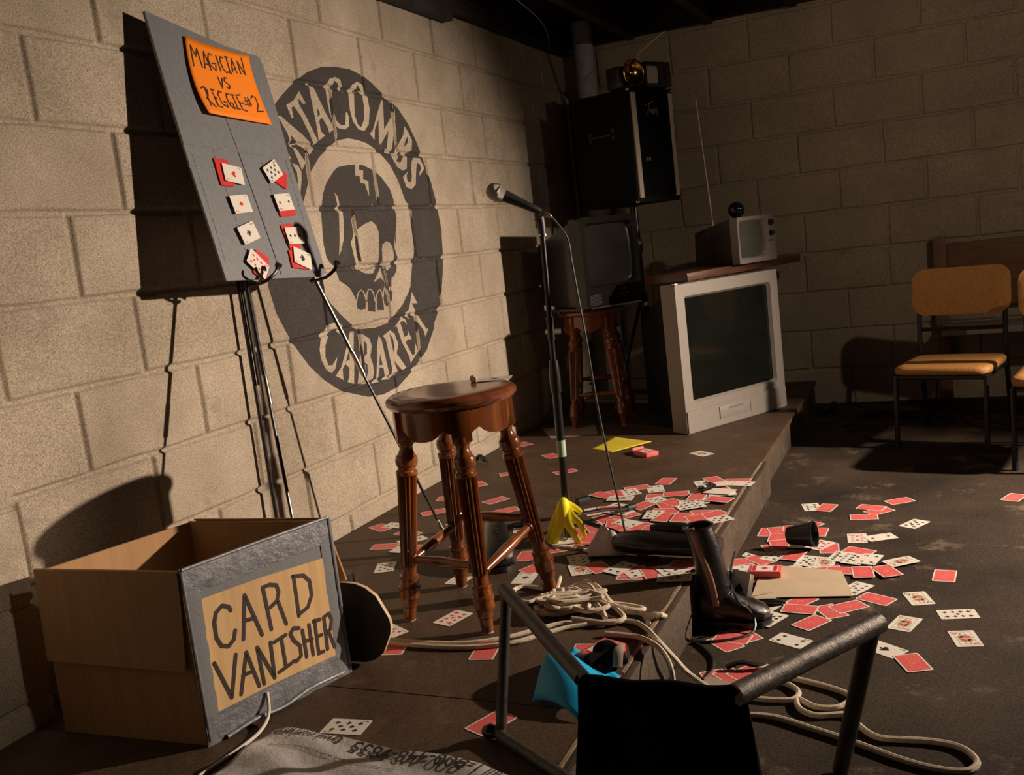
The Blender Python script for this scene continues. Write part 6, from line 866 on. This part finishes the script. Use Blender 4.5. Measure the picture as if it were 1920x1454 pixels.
for pts in ([(-.05, .10, .012), (.0, .125, .03), (.05, .09, .028), (.10, .02, .02), (.15, -.04, .012), (.12, -.07, .010), (.03, -.06, .012)], [(-.08, .08, .01), (-.02, .07, .035), (.04, .03, .032), (.09, -.02, .02), (.11, -.055, .014)], [(-.02, .11, .02), (.03, .075, .04), (.085, .01, .028), (.16, -.0, .014), (.18, .02, .01), (.14, .035, .01), (.08, .03, .016)]):
    part('strand', MB().tube(smooth_curve(pts, 6), .0060, 8), ['rope'], rp)
part('frayed_end', MB().tube(smooth_curve([(-.10, .20, .006), (-.085, .17, .02), (-.08, .13, .006)], 5), [.0055]*11, 8), ['rope'], rp)
single('rope', MB().tube(smooth_curve(EX['rope_floor'], 6), .0062, 8), ['rope'], 'off-white cotton rope looping over the bare floor at the lower right', 'rope', group='cotton ropes')
# ---------------- plastic wrap at the bottom edge ----------------
wp = thing('plastic_wrap', 'crumpled grey-white building wrap with upside-down printing at the bottom edge', 'plastic wrap', (.95, -3.95, .125))
Tp = [Vector((.655, -3.862)), Vector((.72, -3.845)), Vector((.80, -3.852)), Vector((.95, -3.872)), Vector((1.10, -3.885)), Vector((1.205, -3.915))]
def topc(u):
    x = u*(len(Tp)-1); i = min(int(x), len(Tp)-2); return Tp[i].lerp(Tp[i+1], x-i)
def wz_(u, v): return .020+.007*math.sin(u*7+1)*math.sin(v*6)+.0025*math.sin(u*19+v*9)+.003*math.cos(v*21-u*11)-.018*(1-min(1, v*20))**2
m_ = MB(); n = 46; k_ = 24; vs = []
for j in range(k_+1):
    v = j/k_
    for i in range(n+1):
        u = i/n; p = topc(u); vs.append((p.x-.95-.04*v, p.y+3.95-.30*v, max(.002, wz_(u, v))))
m_.add(vs, [(j*(n+1)+i, j*(n+1)+i+1, (j+1)*(n+1)+i+1, (j+1)*(n+1)+i) for j in range(k_) for i in range(n)])
w_ = part('film', m_, ['bag'], wp); w_.modifiers.new('t', 'SOLIDIFY').thickness = .0006
0 and part('twisted_corner', MB().tube(smooth_curve([(-.285, .088, .02), (-.27, .10, .05), (-.25, .10, .03), (-.22, .11, .045), (-.19, .105, .02)], 5), [.004, .006, .008, .009, .009, .009, .010, .010, .010, .010, .009, .009, .009, .009, .009, .008, .007, .006, .005, .005, .004], 8), ['bagdark'], wp)
def text_mesh(txt, size, fn, mname, parent, name='lettering', bold=False):
    cu_ = bpy.data.curves.new('t', 'FONT'); cu_.body = txt; cu_.size = size; cu_.resolution_u = 3; cu_.offset = .0004 if bold else 0
    to = bpy.data.objects.new('t', cu_); COL.objects.link(to); dg = bpy.context.evaluated_depsgraph_get(); me = bpy.data.meshes.new_from_object(to.evaluated_get(dg)); bpy.data.objects.remove(to)
    bm = bmesh.new(); bm.from_mesh(me)
    bmesh.ops.triangulate(bm, faces=bm.faces[:]); 
    mx = max(v.co.x for v in bm.verts)
    x = 0
    while x < mx:
        bmesh.ops.bisect_plane(bm, geom=bm.verts[:]+bm.edges[:]+bm.faces[:], plane_co=(x, 0, 0), plane_no=(1, 0, 0)); x += .009
    for y in (.005, .010, .015, .02): bmesh.ops.bisect_plane(bm, geom=bm.verts[:]+bm.edges[:]+bm.faces[:], plane_co=(0, y, 0), plane_no=(0, 1, 0))
    for v in bm.verts: v.co = fn(v.co.x, v.co.y, mx)
    bm.to_mesh(me); bm.free(); me.materials.append(M[mname]); o = bpy.data.objects.new(name, me); put(o, parent); return o
def wrapf(v0, u_hi, u_lo, hgt):
    def f(x, y, mx):
        u = u_hi-(u_hi-u_lo)*x/mx; v = v0+y/.30; p = topc(u); return Vector((p.x-.95-.04*v, p.y+3.95-.30*v, max(.002, wz_(u, v))+.0022))
    return f
text_mesh('Call 1-800-448-9835  tyvek.com/wrap', .040, wrapf(.055, .94, .03, 0), 'bagdark', wp, bold=True)
text_mesh('for installation and warranty information see the guide', .012, wrapf(.235, .62, .10, 0), 'bagdark', wp)
